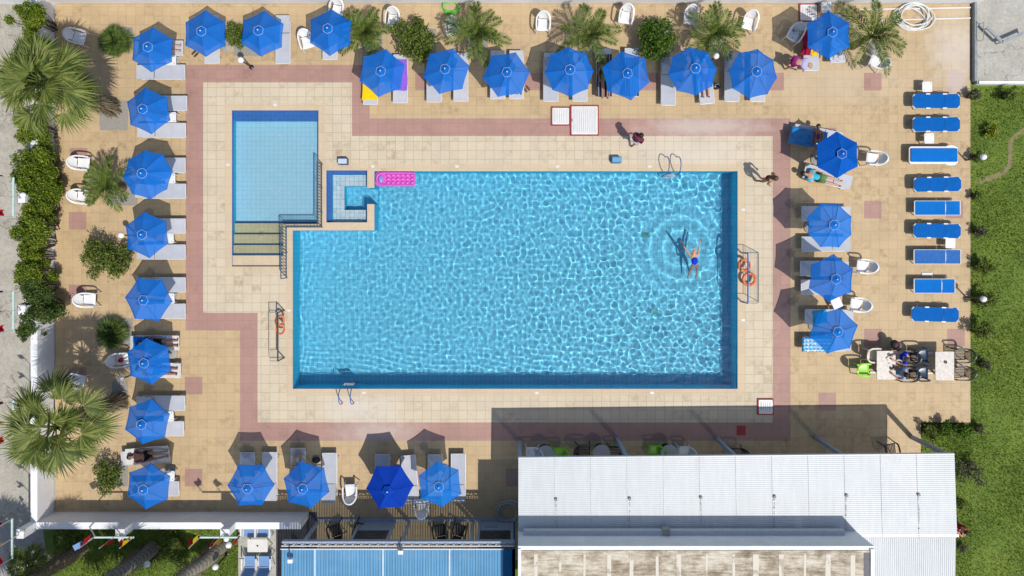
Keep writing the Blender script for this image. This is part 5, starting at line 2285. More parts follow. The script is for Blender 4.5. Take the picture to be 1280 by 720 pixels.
def join(parts):
    V, F, o = [], [], 0
    for v, f in parts:
        V.append(v)
        F.append(f + o)
        o += len(v)
    return np.concatenate(V), np.concatenate(F)


def fan_crown(r, top, n, pet, R, spread=(-.35, 1.1), nb=30, open_=1.8, seed=0, hang=.55):
    """fan palm crown: n leaves on long stalks, each a fan of nb narrow blades"""
    out = []
    stalk = MB()
    for i in range(n):
        az = i * 2.39996 + r.uniform(-.25, .25)
        f = (i + .5) / n
        el = spread[1] + (spread[0] - spread[1]) * f + r.uniform(-.12, .12)
        L = pet * r.uniform(.75, 1.1) * (.5 + .5 * min(1, f * 1.6))
        dr = Vector((math.cos(az) * math.cos(el), math.sin(az) * math.cos(el), math.sin(el)))
        p0 = Vector(top)
        p1 = p0 + dr * L * .6 + Vector((0, 0, .02))
        p2 = p0 + dr * L + Vector((0, 0, -.10 * L * (1 - f)))
        stalk.tube([p0, p1, p2], [.028, .02, .014], 5)
        fw = (p2 - p1).normalized()
        fw = (fw + Vector((0, 0, -r.uniform(.1, .45)))).normalized()
        sd = fw.cross(Vector((0, 0, 1)))
        sd = sd.normalized() if sd.length > .05 else Vector((1, 0, 0))
        roll = r.uniform(-.45, .45)
        up = sd.cross(fw).normalized()
        sd2 = sd * math.cos(roll) + up * math.sin(roll)
        up2 = sd2.cross(fw).normalized()
        RR = R * r.uniform(.8, 1.12)
        a = np.linspace(-open_, open_, nb) + np.array([r.uniform(-.03, .03) for _ in range(nb)])
        ln = RR * (.62 + .38 * np.cos(a * .62)) * np.array([r.uniform(.88, 1.06) for _ in range(nb)])
        fwv, sdv, upv = np.array(fw), np.array(sd2), np.array(up2)
        D = np.cos(a)[:, None] * fwv + np.sin(a)[:, None] * sdv
        cup = .22
        B = np.array(p2) + D * .03
        Tt = np.array(p2) + D * ln[:, None] + upv * (cup * ln[:, None] * np.abs(np.sin(a))[:, None] * .5)
        dz = hang * ln * np.array([r.uniform(.15, 1.0) for _ in range(nb)]) * .55
        Tt[:, 2] -= dz
        W = ln * (open_ * 2 / nb) * .33
        U = np.repeat(upv[None], nb, 0)
        out.append(blade_quads(B, Tt, W, U, dz * 1.2))
    return join(out), stalk


def feather_crown(r, top, n, L, seed=0, lean=.0, k=36, lw=.016, leaflet=.36):
    out = []
    st = MB()
    for i in range(n):
        az = i * 2.39996 + r.uniform(-.3, .3)
        f = (i + .5) / n
        el = 1.25 - 1.0 * f + r.uniform(-.1, .1)
        LL = L * (.72 + .4 * f) * r.uniform(.85, 1.1)
        pts = []
        p = Vector(top)
        e = el
        hd = az
        tw = r.uniform(-.12, .12)
        seg = 10
        for q in range(seg + 1):
            pts.append(p.copy())
            p = p + Vector((math.cos(hd) * math.cos(e), math.sin(hd) * math.cos(e), math.sin(e))) * (LL / seg)
            e -= (1.05 + .5 * (1 - f)) / seg * r.uniform(.8, 1.2)
            hd += tw / seg
        st.tube(pts, [.02 * (1 - .75 * q / seg) for q in range(seg + 1)], 5)
        PT = np.array(pts)
        s = np.linspace(.12, 1, k)
        idx = np.minimum((s * seg).astype(int), seg - 1)
        fr = s * seg - idx
        C = PT[idx] * (1 - fr)[:, None] + PT[idx + 1] * fr[:, None]
        Tg = PT[idx + 1] - PT[idx]
        Tg /= np.linalg.norm(Tg, axis=1, keepdims=True)
        sd = np.cross(Tg, np.array([0, 0, 1.0]))
        sd /= np.linalg.norm(sd, axis=1, keepdims=True) + 1e-9
        up = np.cross(sd, Tg)
        ll = leaflet * np.sin(np.clip(.25 + s * 2.6, 0, PI - .35)) ** .8
        for sg in (-1, 1):
            rnd = np.array([[r.uniform(-.12, .12) for _ in range(3)] for _ in range(k)])
            D = Tg * .62 + sd * sg * .78 + up * .34 + rnd
            D /= np.linalg.norm(D, axis=1, keepdims=True)
            T2 = C + D * ll[:, None]
            T2[:, 2] -= ll * .16
            out.append(blade_quads(C, T2, np.full(k, lw), up, np.zeros(k), .3))
    return join(out), st


def leaf_cloud(r, blobs, n, size, flat=.5, shell=.35, aspect=.55):
    """n small leaves spread through a group of ellipsoid clumps"""
    wts = np.array([b[1][0] * b[1][1] * b[1][2] for b in blobs]) ** .75
    wts /= wts.sum()
    pick = r.choice(len(blobs), n, p=wts)
    cen = np.array([b[0] for b in blobs])[pick]
    rad = np.array([b[1] for b in blobs])[pick]
    d = r.normal(size=(n, 3))
    d /= np.linalg.norm(d, axis=1, keepdims=True)
    rr = (shell + (1 - shell) * r.random(n) ** .6) * (1 + .22 * r.normal(size=n) * (r.random(n) < .35))
    # lumps
    lump = 1 + .16 * np.sin(d[:, 0] * 6 + pick) * np.sin(d[:, 1] * 7 + 2 * pick) + .1 * np.sin(d[:, 2] * 9 + pick * 3)
    p = cen + d * rad * (rr * lump)[:, None]
    p = p[p[:, 2] > .02]
    d = d[:len(p)]
    n = len(p)
    nrm = r.normal(size=(n, 3)) * .8 + np.array([0, 0, flat * 1.6]) + (p - cen[:n]) * .3
    nrm /= np.linalg.norm(nrm, axis=1, keepdims=True)
    t = r.normal(size=(n, 3))
    t -= nrm * (t * nrm).sum(1, keepdims=True)
    t /= np.linalg.norm(t, axis=1, keepdims=True)
    s = np.cross(nrm, t)
    L = size * r.uniform(.65, 1.25, n)[:, None]
    V = np.empty((n, 4, 3))
    V[:, 0] = p - t * L * .5
    V[:, 1] = p + s * L * aspect * .5 + nrm * L * .08
    V[:, 2] = p + t * L * .5
    V[:, 3] = p - s * L * aspect * .5 + nrm * L * .08
    return V.reshape(-1, 3), np.arange(n * 4).reshape(n, 4)


def stems(r, blobs, base_r=.02):
    b = MB()
    for c, rad in blobs:
        for k in range(3):
            q = Vector((c[0] + r.uniform(-.5, .5) * rad[0], c[1] + r.uniform(-.5, .5) * rad[1], c[2] + .3 * rad[2]))
            o = Vector((c[0] * .35, c[1] * .35, 0))
            m = o.lerp(q, .5) + Vector((r.uniform(-.08, .08), r.uniform(-.08, .08), .05))
            b.tube([o, m, q], [base_r, base_r * .7, base_r * .35], 5)
    return b


def bush(name, label, px, py, hc, rpx, m, n, size, seed, zs=.9, lumps=7, cat='shrub', group=None, base=0.0, flat=.5):
    """px,py = middle of the crown in the photo, rpx = radius in photo pixels, hc = height of the crown's middle"""
    p = P(px, py, hc)
    R = rpx / 30 * .96
    t = thing(name, label, cat, (p.x, p.y, base), 0, group)
    rr = random.Random(seed)
    blobs = [((0, 0, hc * .85), (R * .55, R * .55, R * zs * .62))]
    for i in range(lumps):
        a = 2 * PI * i / lumps + rr.uniform(-.3, .3)
        k = R * rr.uniform(.40, .78)
        q = R * rr.uniform(.20, .46)
        blobs.append(((k * math.cos(a), k * math.sin(a), hc * rr.uniform(.55, 1.2)), (q, q, q * zs)))
    V, F = leaf_cloud(np.random.default_rng(seed), blobs, n, size, flat)
    np_mesh('crown', V, F, m, t)
    stems(rr, blobs).build('stem', M['stem'], t, True)
    return t


def fan_bush(label, px, py, h, R, seed, n=26, name='dwarf_fan_palm'):
    p = P(px, py, h * .7)
    t = thing(name, label, 'palm', (p.x, p.y, 0), 0)
    r = random.Random(seed)
    (V, F), st = fan_crown(r, (0, 0, h * .45), n, R * .5, R * .66, (-.1, 1.45), 20, 1.4, hang=.15)
    np_mesh('crown', V, F, M['leaf_fan'], t)
    st.build('stalks', M['leaf_fan'], t, True)
    b = MB()
    b.tube([(0, 0, 0), (0, 0, h * .5)], [.14, .1], 10)
    b.build('trunk', M['trunk_brown'], t, True)
    return t


def big_fan_palm(label, base, top, seed, R=1.0, pet=1.0, n=30, name='fan_palm', rt=.16, skirt=True, tm='trunk'):
    """base and top as world points"""
    base, top = Vector(base), Vector(top)
    t = thing(name, label, 'palm', base)
    r = random.Random(seed)
    d = top - base
    b = MB()
    k = 14
    pts = [d * (i / k) + Vector((.06 * math.sin(i * .9), .05 * math.cos(i * 1.1), 0)) * (1 if 0 < i < k else 0) for i in range(k + 1)]
    b.tube(pts, [rt * (1.25 - .45 * i / k) * (1 + .05 * (i % 2)) for i in range(k + 1)], 14)
    b.build('trunk', M[tm], t, True)
    (V, F), st = fan_crown(r, d, n, pet, R, (-.5, 1.35), 34, 1.7)
    np_mesh('crown', V, F, M['leaf_palm'], t)
    st.build('stalks', M['leaf_palm'], t, True)
    if skirt:
        rr = np.random.default_rng(seed)
        q = 950
        a = rr.uniform(0, 2 * PI, q)
        f = rr.uniform(.06, .97, q)
        B = np.array(d)[None] * f[:, None] + np.stack([np.cos(a), np.sin(a), 0 * a], 1) * .16
        L = rr.uniform(.3, .75, q)
        T = B + np.stack([np.cos(a) * .45, np.sin(a) * .45, -.9 + 0 * a], 1) * L[:, None]
        V, F = blade_quads(B, T, np.full(q, .024), np.stack([np.cos(a), np.sin(a), .3 + 0 * a], 1), np.zeros(q))
        np_mesh('dead_fronds', V, F, M['leaf_dry'], t)
    return t


def date_palm(label, px, py, h, L, seed, n=24):
    p = P(px, py, h)
    t = thing('date_palm', label, 'palm', (p.x, p.y, 0), 0)
    r = random.Random(seed)
    (V, F), st = feather_crown(r, (0, 0, h), n, L)
    np_mesh('crown', V, F, M['leaf_phoenix'], t)
    st.build('stalks', M['leaf_phoenix'], t, True)
    b = MB()
    b.tube([(0, 0, 0), (0, 0, h * .5), (0, 0, h)], [.17, .15, .1], 12)
    b.build('trunk', M['trunk_brown'], t, True)
    return t


hb = 4.5
big_fan_palm('large fan palm leaning over the top of the left wall', P(142, 136), P(56, 103, hb), 21, 1.0, 1.15, 25)
big_fan_palm('large fan palm leaning over the lower part of the left wall', P(152, 500), P(70, 533, hb), 33, 1.0, 1.22, 24)
# the three thick trunks at the bottom: crowns stand outside the frame
for x, y, hh, sd, lab in ((103, 683, 5.0, 41, 'leftmost of three thick palm trunks in the bottom left garden'),
                          (192, 684, 5.2, 42, 'middle of three thick palm trunks in the bottom left garden'),
                          (277, 683, 5.1, 43, 'rightmost of three thick palm trunks in the bottom left garden')):
    bse = P(x, y)
    bse.z = GZ
    big_fan_palm(lab, bse, bse + Vector((-1.85, -1.2, hh - .7)), sd, .95, 1.0, 22, 'fan_palm', .22, True, 'trunk_brown' if sd == 41 else 'trunk')
big_fan_palm('young fan palm standing on the bottom left path', P(52, 690), P(32, 704, 1.7), 51, .55, .45, 14, 'fan_palm', .09, False)
fan_bush('low dwarf fan palm left of the first parasol at top left', 140.5, 50, .8, .72, 61, 30)
fan_bush('low dwarf fan palm on gravel above the colourful bag chair', 137.5, 417, .7, .72, 62, 30)
date_palm('feathery date palm on left side behind the eight-sided parasol', 134, 232, 1.2, 1.12, 71, 13)
date_palm('feathery date palm right of the three top-left parasols', 456, 39, 1.2, 1.15, 72, 13)
date_palm('feathery date palm under the green hose coil', 596, 42, 1.3, 1.35, 73, 14)
date_palm('feathery date palm above the fourth parasol in row of seven', 738, 43, 1.3, 1.35, 74, 13)
date_palm('feathery date palm behind the two rightmost parasols of the row', 893, 42, 1.3, 1.35, 75, 14)
date_palm('feathery date palm right of the crimson towel at top right', 1088, 45, 1.5, 1.6, 76, 15)

bush('shrub', 'round green bush between two feathery palms at top middle', 519, 47, .95, 29, M['leaf_bush'], 4200, .105, 81, .9, 9)
bush('shrub', 'dark round bush above the fifth parasol in row of seven', 820, 45, 1.1, 29, M['leaf_bright'], 4200, .11, 82, .95, 9)
bush('shrub', 'broad olive green bush at left beside the fourth left-side parasol', 131, 322, .85, 33, M['leaf_bush'], 4200, .095, 83, .8, 9)
bush('shrub', 'small leafy shrub left of the middle top-left parasol', 296, 44, .55, 19, M['leaf_bush'], 1700, .09, 84, .9, 6)
bush('shrub', 'loose low shrub left of the bottom left parasol', 134, 596, .6, 24, M['leaf_bush'], 1900, .09, 85, .8, 7)
# hedge behind the left wall: several plants
hz = [(36, 20, 1.7, 26, 'leaf_hedge', 'tall dark cypress-like hedge plant at the top of the left wall'),
      (42, 60, 1.6, 26, 'leaf_hedge', 'bushy hedge plant under the upper big palm'),
      (40, 160, 1.5, 27, 'leaf_hedge', 'bushy hedge plant just below the upper big palm'),
      (41, 197, 1.6, 29, 'leaf_hedge', 'bright hedge plant beside the upper pair of white chairs'),
      (43, 240, 1.6, 28, 'leaf_hedge', 'bright hedge plant beside the lower pair of white chairs'),
      (40, 282, 1.6, 27, 'leaf_hedge', 'bright hedge plant level with the fourth left-side parasol'),
      (38, 322, 1.5, 24, 'leaf_hedge', 'narrow hedge plant beside the broad olive bush'),
      (40, 362, 1.5, 26, 'leaf_glossy', 'glossy hedge plant left of the lone white chair'),
      (50, 386, 1.45, 28, 'leaf_glossy', 'glossy shrub spilling over the left wall'),
      (36, 100, 1.5, 23, 'leaf_hedge', 'hedge plant hidden mostly by the upper big palm crown'),
      (44, 218, 1.6, 25, 'leaf_hedge', 'bright hedge plant level with the gap between the paired white chairs'),
      (42, 262, 1.6, 25, 'leaf_hedge', 'bright hedge plant level with the pink square left of parasols'),
      (39, 302, 1.55, 23, 'leaf_hedge', 'bright hedge plant level with the top of the broad olive bush'),
      (39, 343, 1.5, 23, 'leaf_hedge', 'hedge plant level with the foot of the broad olive bush'),
      (38, 415, 1.2, 16, 'leaf_glossy', 'small glossy shrub at the lower end of the hedge')]
for i, (x, y, h, r_, mm, lab) in enumerate(hz):
    bush('hedge_plant', lab, x - 3, y, h, r_ * .86, M[mm], 6000 if r_ > 20 else 2300, .085, 100 + i, 1.0, 9, 'hedge plant', 'hedge plants along the left wall', GZ)
# shrubs on the lawns
for i, (x, y, h, r_, mm, n, lab) in enumerate((
        (1222, 117, .55, 11, 'leaf_dull', 400, 'thin spiky shrub at the corner of deck and terrace'),
        (1243, 164, .35, 11, 'leaf_yellow', 500, 'small yellow-flowering shrub in the lawn at top right'),
        (1266, 118, .5, 11, 'leaf_bush', 500, 'dark little shrub below the terrace kerb'),
        (1225, 196, .5, 9, 'leaf_bush', 420, 'small shrub at the foot of the upper lawn lamp'),
        (1225, 244, .5, 7, 'leaf_bush', 300, 'small dark shrub on lawn edge between upper lamp and side table'),
        (1229, 290, .5, 9, 'leaf_dull', 380, 'sparse shrub on lawn edge level with the cut-corner sunbed'),
        (1234, 333, .55, 13, 'leaf_bush', 700, 'dark shrub on the lawn edge level with the faded mesh sunbed'),
        (1236, 377, .7, 15, 'leaf_bush', 1000, 'dense dark shrub around the lower lawn lamp'),
        (1233, 415, .7, 15, 'leaf_bush', 900, 'dark shrub below the lower lawn lamp'),
        (1235, 457, .35, 9, 'leaf_dull', 260, 'sparse low shrub on lawn beside the black slatted chairs'),
        (1166, 541, .5, 13, 'leaf_bush', 700, 'shrub in the bed just outside the bottom right deck corner'),
        (1186, 537, .6, 11, 'leaf_bright', 600, 'upright shrub below the lower right deck edge'),
        (1208, 540, .6, 13, 'leaf_bright', 800, 'round green shrub at right below the deck corner'),
        (1228, 536, .35, 8, 'leaf_dull', 260, 'small low shrub in lawn right of deck corner'),
        (1217, 590, .5, 21, 'leaf_dull', 900, 'broad thin grey-green shrub right of the white roof'),
        (1204, 631, .5, 11, 'leaf_bush', 500, 'small green shrub touching the right roof edge'),
        (1205, 687, .3, 8, 'leaf_dull', 250, 'small sparse shrub by the lower right roof edge'),
        (80, 672, .7, 21, 'leaf_bush', 1500, 'dark bush left in the bottom garden beside the trunk'),
        (130, 662, .5, 13, 'leaf_bush', 700, 'low bush right below the bottom wall, left of pillar'),
        (212, 690, .8, 26, 'leaf_bush', 2200, 'large dark bush between the middle and right palm trunks'),
        (210, 662, .5, 14, 'leaf_bush', 800, 'bush in wall shade above the large garden bush'),
        (258, 657, .5, 14, 'leaf_bush', 800, 'low bush below the bottom wall near the right pillar'),
        (25, 700, .5, 9, 'leaf_bush', 400, 'tiny bush beside the young palm at bottom left'))):
    bush('shrub', lab, x, y, h, r_, M[mm], n, .085, 200 + i, .9, 5, 'shrub', 'small shrubs in the lawns', GZ)


# grass: short blades on both lawns
def grass():
    r = np.random.default_rng(77)
    V, F, o = [], [], 0
    regs = [((1214, 109, 1330, 740), 62000), ((1152, 529, 1214, 570), 3500), ((1194, 565, 1215, 740), 5000), ((66, 655, 297, 745), 26000)]
    out = []
    for (x0, y0, x1, y1), n in regs:
        a, c = P(x0, y1), P(x1, y0)
        B = np.stack([r.uniform(a.x, c.x, n), r.uniform(a.y, c.y, n), np.full(n, GZ)], 1)
        # the worn path and thin spots carry fewer blades
        dens = .5 + .5 * np.sin(B[:, 0] * 1.3 + 1.1 * np.sin(B[:, 1] * .8)) * np.sin(B[:, 1] * 1.1 + .5)
        px, py = B[:, 0] * 30 + 640, 300 - B[:, 1] * 30
        worn = np.zeros(n)
        for q in range(len(WORN) - 1):
            (ax, ay), (bx_, by_) = WORN[q], WORN[q + 1]
            t = np.clip(((px - ax) * (bx_ - ax) + (py - ay) * (by_ - ay)) / ((bx_ - ax) ** 2 + (by_ - ay) ** 2), 0, 1)
            dd = np.hypot(px - ax - t * (bx_ - ax), py - ay - t * (by_ - ay))
            worn = np.maximum(worn, np.exp(-(dd / 3.4) ** 2))
        keep = r.random(n) < (.35 + .65 * dens) * (1 - .97 * worn)
        # the path at bottom left
        B = B[keep]
        n = len(B)
        L = r.uniform(.04, .11, n)
        T = B + r.normal(size=(n, 3)) * np.array([.035, .035, 0]) + np.stack([0 * L, 0 * L, L], 1)
        s = r.normal(size=(n, 3)) * np.array([1, 1, 0])
        s /= np.linalg.norm(s, axis=1, keepdims=True)
        w_ = r.uniform(.008, .018, n)[:, None]
        out.append((np.stack([B - s * w_, B + s * w_, T], 1).reshape(-1, 3), np.arange(n * 3).reshape(n, 3)))
    V, F = join(out)
    o = np_mesh('grass', V, F, M['blade'])
    o['kind'] = 'stuff'
    tag(o, 'short green lawn grass right of the deck and below the bottom wall', 'grass')


WORN = [(1290, 158), (1272, 168), (1264, 178), (1264, 205), (1256, 216), (1238, 223), (1222, 228)]
b = MB()
prev = None
pts = []
for q in range(len(WORN) - 1):
    for k in range(6):
        pts.append(P(WORN[q][0] + (WORN[q + 1][0] - WORN[q][0]) * k / 6, WORN[q][1] + (WORN[q + 1][1] - WORN[q][1]) * k / 6))
rr = random.Random(3)
L_, R_ = [], []
for i, p in enumerate(pts):
    d = (pts[min(i + 1, len(pts) - 1)] - pts[max(i - 1, 0)]).normalized()
    s = Vector((-d.y, d.x, 0)) * rr.uniform(.06, .13)
    L_.append(p + s + Vector((0, 0, GZ + .004)))
    R_.append(p - s + Vector((0, 0, GZ + .004)))
n = len(pts)
b.add(L_ + R_, [(i, n + i, n + i + 1, i + 1) for i in range(n - 1)])
struct(b.build('footpath', mat('dry_trodden_earth', (.19, .17, .085), .95, .25, 8)))
grass()
# ------------------------------------------------------------------ people
def skin_mesh(verts, edges, radii, name, m, parent, root=0, sub=1):
    me = bpy.data.meshes.new('tmp')
    me.from_pydata([tuple(v) for v in verts], edges, [])
    o = bpy.data.objects.new('tmp', me)
    COL.objects.link(o)
    md = o.modifiers.new('skin', 'SKIN')
    md.use_smooth_shade = True
    for i, sv in enumerate(me.skin_vertices[0].data):
        r = radii[i]
        sv.radius = (r, r) if not isinstance(r, tuple) else r
        sv.use_root = (i == root)
    sb = o.modifiers.new('sub', 'SUBSURF')
    sb.levels = sb.render_levels = sub
    dg = bpy.context.evaluated_depsgraph_get()
    nm = bpy.data.meshes.new_from_object(o.evaluated_get(dg))
    bpy.data.objects.remove(o)
    nm.name = name
    nm.materials.clear()
    nm.materials.append(m)
    for p in nm.polygons:
        p.use_smooth = True
    return link(name, nm, parent)


RAD = dict(pelvis=.125, waist=.105, chest=.135, neck=.052, head=.088, crown=.07, sho=.06, elb=.04, wri=.028, hand=.033, hip=.085, knee=.055, ank=.038, toe=.03)


def person(label, loc, rz, J, clothes=(), hair='hair_dark', skin='skin', long_hair=False, scale=1.0, group=None, face=(0, 0, 1), recv=False):
    """J: joints pelvis waist chest neck head crown, and shoL elbL wriL hipL kneeL ankL toeL (R too)"""
    t = thing('person', label, 'person', loc, rz, group)
    J = {k: Vector(v) * scale for k, v in J.items()}
    names, V, R, E = [], [], [], []

    def add(n, v, r):
        names.append(n)
        V.append(v)
        R.append(r * scale)
        return len(V) - 1
    ix = {}
    for k in ('pelvis', 'waist', 'chest', 'neck', 'head', 'crown'):
        ix[k] = add(k, J[k], RAD[k])
    E += [(ix['pelvis'], ix['waist']), (ix['waist'], ix['chest']), (ix['chest'], ix['neck']), (ix['neck'], ix['head']), (ix['head'], ix['crown'])]
    for s in 'LR':
        for k in ('sho', 'elb', 'wri', 'hip', 'knee', 'ank', 'toe'):
            ix[k + s] = add(k + s, J[k + s], RAD[k])
        E += [(ix['chest'], ix['sho' + s]), (ix['sho' + s], ix['elb' + s]), (ix['elb' + s], ix['wri' + s]),
              (ix['pelvis'], ix['hip' + s]), (ix['hip' + s], ix['knee' + s]), (ix['knee' + s], ix['ank' + s]), (ix['ank' + s], ix['toe' + s])]
        d = (J['wri' + s] - J['elb' + s]).normalized()
        sd = d.cross(Vector((0, 0, 1)))
        sd = sd.normalized() if sd.length > .1 else Vector((0, 1, 0))
        up = sd.cross(d)
        h = add('hand' + s, J['wri' + s] + d * .075 * scale, RAD['hand'])
        E.append((ix['wri' + s], h))
        for f in range(4):
            L = (.075, .09, .085, .065)[f] * scale
            b0 = V[h] + sd * (f - 1.5) * .021 * scale + d * .03 * scale
            k1 = add('f', b0 + d * L * .5 - up * .005, .0095)
            k2 = add('f', b0 + d * L - up * .02 * scale, .008)
            E += [(h, k1), (k1, k2)]
        k1 = add('f', V[h] - sd * .045 * scale * (1 if s == 'L' else -1) - d * .01, .011)
        k2 = add('f', V[k1] + d * .04 * scale - sd * .012 * scale, .009)
        E += [(h, k1), (k1, k2)]
    fc = Vector(face).normalized()
    hd = J['head']
    ax = (J['crown'] - J['head']).normalized()
    nose = add('nose', hd + fc * .105 * scale - ax * .01, .016)
    E.append((ix['head'], nose))
    body = skin_mesh(V, E, R, 'body', M[skin], t)
    objs = [body]
    sdv = ax.cross(fc).normalized()
    for s in (-1, 1):
        b = MB()
        b.ball(hd + fc * .088 * scale + sdv * s * .034 * scale + ax * .02 * scale, .013, 8)
        objs.append(b.build('eye', M['cloth_white'], body, True))
        b = MB()
        b.ball(hd + sdv * s * .09 * scale, .026, 8, (.7, .7, 1))
        objs.append(b.build('ear', M[skin], body, True))
    b = MB()
    mp = hd + fc * .085 * scale - ax * .045 * scale
    b.tube([mp - sdv * .025, mp + fc * .006, mp + sdv * .025], .007, 6)
    objs.append(b.build('mouth', M['cloth_maroon'], body, True))
    # hair: a cap over crown and back of the head
    b = MB()
    c = hd.lerp(J['crown'], .5) - fc * .022 * scale
    q = Matrix((sdv, fc, ax)).transposed()
    tmp = MB()
    tmp.ball((0, 0, 0), .112 * scale, 16, (.98, 1.0, 1.06))
    b.add([c + q @ Vector(v) for v in tmp.v], tmp.f)
    if long_hair:
        b.tube([c - fc * .05 * scale, hd - fc * .09 * scale - ax * .08 * scale, J['chest'] - fc * .13 * scale], [.085 * scale, .08 * scale, .03 * scale], 10)
    objs.append(b.build('hair', M[hair], t, True))
    for nm, mm, keys, grow in clothes:
        sub = [k for k in keys]
        cv, cr, ce = [], [], []
        pos = {}
        for k in sub:
            if isinstance(k, tuple):      # partial limb: (from, to, fraction)
                v = J[k[0]].lerp(J[k[1]], k[2])
                r0 = RAD[k[0].rstrip('LR')] * (1 - k[2]) + RAD[k[1].rstrip('LR')] * k[2]
                pos[k] = len(cv)
                cv.append(v)
                cr.append((r0 + grow) * scale)
                ce.append((pos[k[0]], pos[k]))
            else:
                pos[k] = len(cv)
                cv.append(J[k])
                cr.append((RAD[k.rstrip('LR') if k[-1] in 'LR' else k] + grow) * scale)
        for a_, b_ in (('pelvis', 'waist'), ('waist', 'chest'), ('chest', 'shoL'), ('chest', 'shoR'), ('pelvis', 'hipL'), ('pelvis', 'hipR'), ('hipL', 'kneeL'), ('hipR', 'kneeR'), ('shoL', 'elbL'), ('shoR', 'elbR')):
            if a_ in pos and b_ in pos:
                ce.append((pos[a_], pos[b_]))
        objs.append(skin_mesh(cv, ce, cr, nm, M[mm], t))
    if recv:
        for o in objs:
            o.cycles.is_caustics_receiver = True
    return t


def sym(d, mirror=True):
    out = dict(d)
    for k in list(d):
        if k.endswith('L') and k[:-1] + 'R' not in d:
            v = d[k]
            out[k[:-1] + 'R'] = (v[0], -v[1], v[2])
    return out


SHIRT = ['waist', 'chest', 'shoL', 'shoR', ('shoL', 'elbL', .55), ('shoR', 'elbR', .55)]
LONGSHIRT = ['pelvis', 'waist', 'chest', 'shoL', 'shoR', ('shoL', 'elbL', .6), ('shoR', 'elbR', .6)]
VEST = ['pelvis', 'waist', 'chest']
SHORTS = ['pelvis', 'hipL', 'hipR', ('hipL', 'kneeL', .6), ('hipR', 'kneeR', .6)]
TRUNKS = ['pelvis', 'hipL', 'hipR', ('hipL', 'kneeL', .25), ('hipR', 'kneeR', .25)]
TRUNKSV = ['pelvis', 'waist', 'chest', 'hipL', 'hipR']
BRA = ['chest', 'waist']

walk = dict(pelvis=(0, 0, .94), waist=(.02, 0, 1.12), chest=(.05, 0, 1.32), neck=(.09, 0, 1.48), head=(.13, 0, 1.59), crown=(.13, 0, 1.68),
            shoL=(.05, .18, 1.40), elbL=(.0, .24, 1.14), wriL=(.10, .22, .92), shoR=(.05, -.18, 1.40), elbR=(.06, -.24, 1.14), wriR=(.20, -.19, .95),
            hipL=(0, .09, .90), kneeL=(.10, .10, .50), ankL=(.05, .10, .08), toeL=(.19, .11, .035),
            hipR=(0, -.09, .90), kneeR=(.0, -.10, .49), ankR=(-.16, -.10, .09), toeR=(-.04, -.11, .035))
lie = dict(pelvis=(0, 0, .12), waist=(-.18, 0, .115), chest=(-.38, 0, .14), neck=(-.54, 0, .12), head=(-.66, 0, .12), crown=(-.75, 0, .12),
           shoL=(-.46, .18, .11), elbL=(-.20, .27, .07), wriL=(.04, .22, .08), hipL=(.04, .09, .11), kneeL=(.46, .11, .15), ankL=(.87, .10, .07), toeL=(.90, .13, .20))
sit = dict(pelvis=(0, 0, .55), waist=(.02, 0, .72), chest=(.07, 0, .92), neck=(.12, 0, 1.07), head=(.17, 0, 1.18), crown=(.17, 0, 1.27),
           shoL=(.06, .18, 1.0), elbL=(.20, .24, .78), wriL=(.40, .13, .80), hipL=(.05, .09, .53), kneeL=(.44, .11, .52), ankL=(.42, .11, .08), toeL=(.56, .12, .035))
bend = dict(pelvis=(0, 0, .92), waist=(.16, 0, .98), chest=(.36, 0, 1.0), neck=(.50, 0, .96), head=(.61, 0, .91), crown=(.69, 0, .87),
            shoL=(.40, .17, .97), elbL=(.46, .22, .72), wriL=(.55, .16, .52), hipL=(0, .09, .88), kneeL=(.03, .11, .47), ankL=(-.06, .11, .08), toeL=(.08, .12, .035))
swim = dict(pelvis=(-.28, 0, -.04), waist=(-.12, 0, -.03), chest=(.06, 0, -.02), neck=(.19, 0, .03), head=(.29, 0, .08), crown=(.35, 0, .13),
            shoL=(.12, .19, -.02), elbL=(.38, .34, -.03), wriL=(.66, .46, -.02), shoR=(.12, -.19, -.02), elbR=(.34, -.24, -.02), wriR=(.66, -.32, -.01),
            hipL=(-.34, .10, -.08), kneeL=(-.60, .20, -.34), ankL=(-.84, .26, -.60), toeL=(-.92, .29, -.70),
            hipR=(-.34, -.10, -.08), kneeR=(-.62, -.12, -.34), ankR=(-.88, -.10, -.60), toeR=(-.98, -.1, -.70))


def ground(px, py, h, dz=0.004):
    p = P(px, py, h)
    return Vector((p.x, p.y, dz))


person('person in plum top and pale shorts walking across the pink band', ground(797, 173, 1.3), math.radians(42), walk,
       (('shirt', 'cloth_maroon', LONGSHIRT, .05), ('shorts', 'cloth_white', SHORTS, .03)), 'hair_dark', 'skin_tan', face=(1, 0, -.1))
person('dark-haired person in red bathing wear walking right of the pool', ground(963, 222, 1.3), math.radians(-30), walk,
       (('swimsuit', 'cloth_red', VEST, .03),), 'hair_brown', 'skin_tan', True, face=(1, 0, -.1))
person('swimmer in a royal blue swimsuit with both arms stretched out in the pool', P(868, 322, WZ), math.radians(96), sym(swim),
       (('swimsuit', 'cloth_blue', TRUNKSV, .045),), 'hair_grey', 'skin', face=(.6, 0, .4), recv=True, scale=.92)
person('woman in lilac top and purple shorts bending over a sunbed near top right', ground(994, 77, .9), math.radians(-15), sym(bend),
       (('shirt', 'cloth_lilac', SHIRT, .035), ('shorts', 'cloth_purple', SHORTS, .03)), 'hair_grey', 'skin', face=(.5, 0, -.8))
BH = .372
person('dark-haired sunbather lying on the dark striped towel', P(756, 96, .45) - Vector((0, 0, .45 - BH)), math.radians(-90), sym(lie),
       (('bikini_bottom', 'cloth_green', TRUNKS, .012), ('bikini_top', 'cloth_black', BRA, .008)), 'hair_dark', 'skin_tan', True)
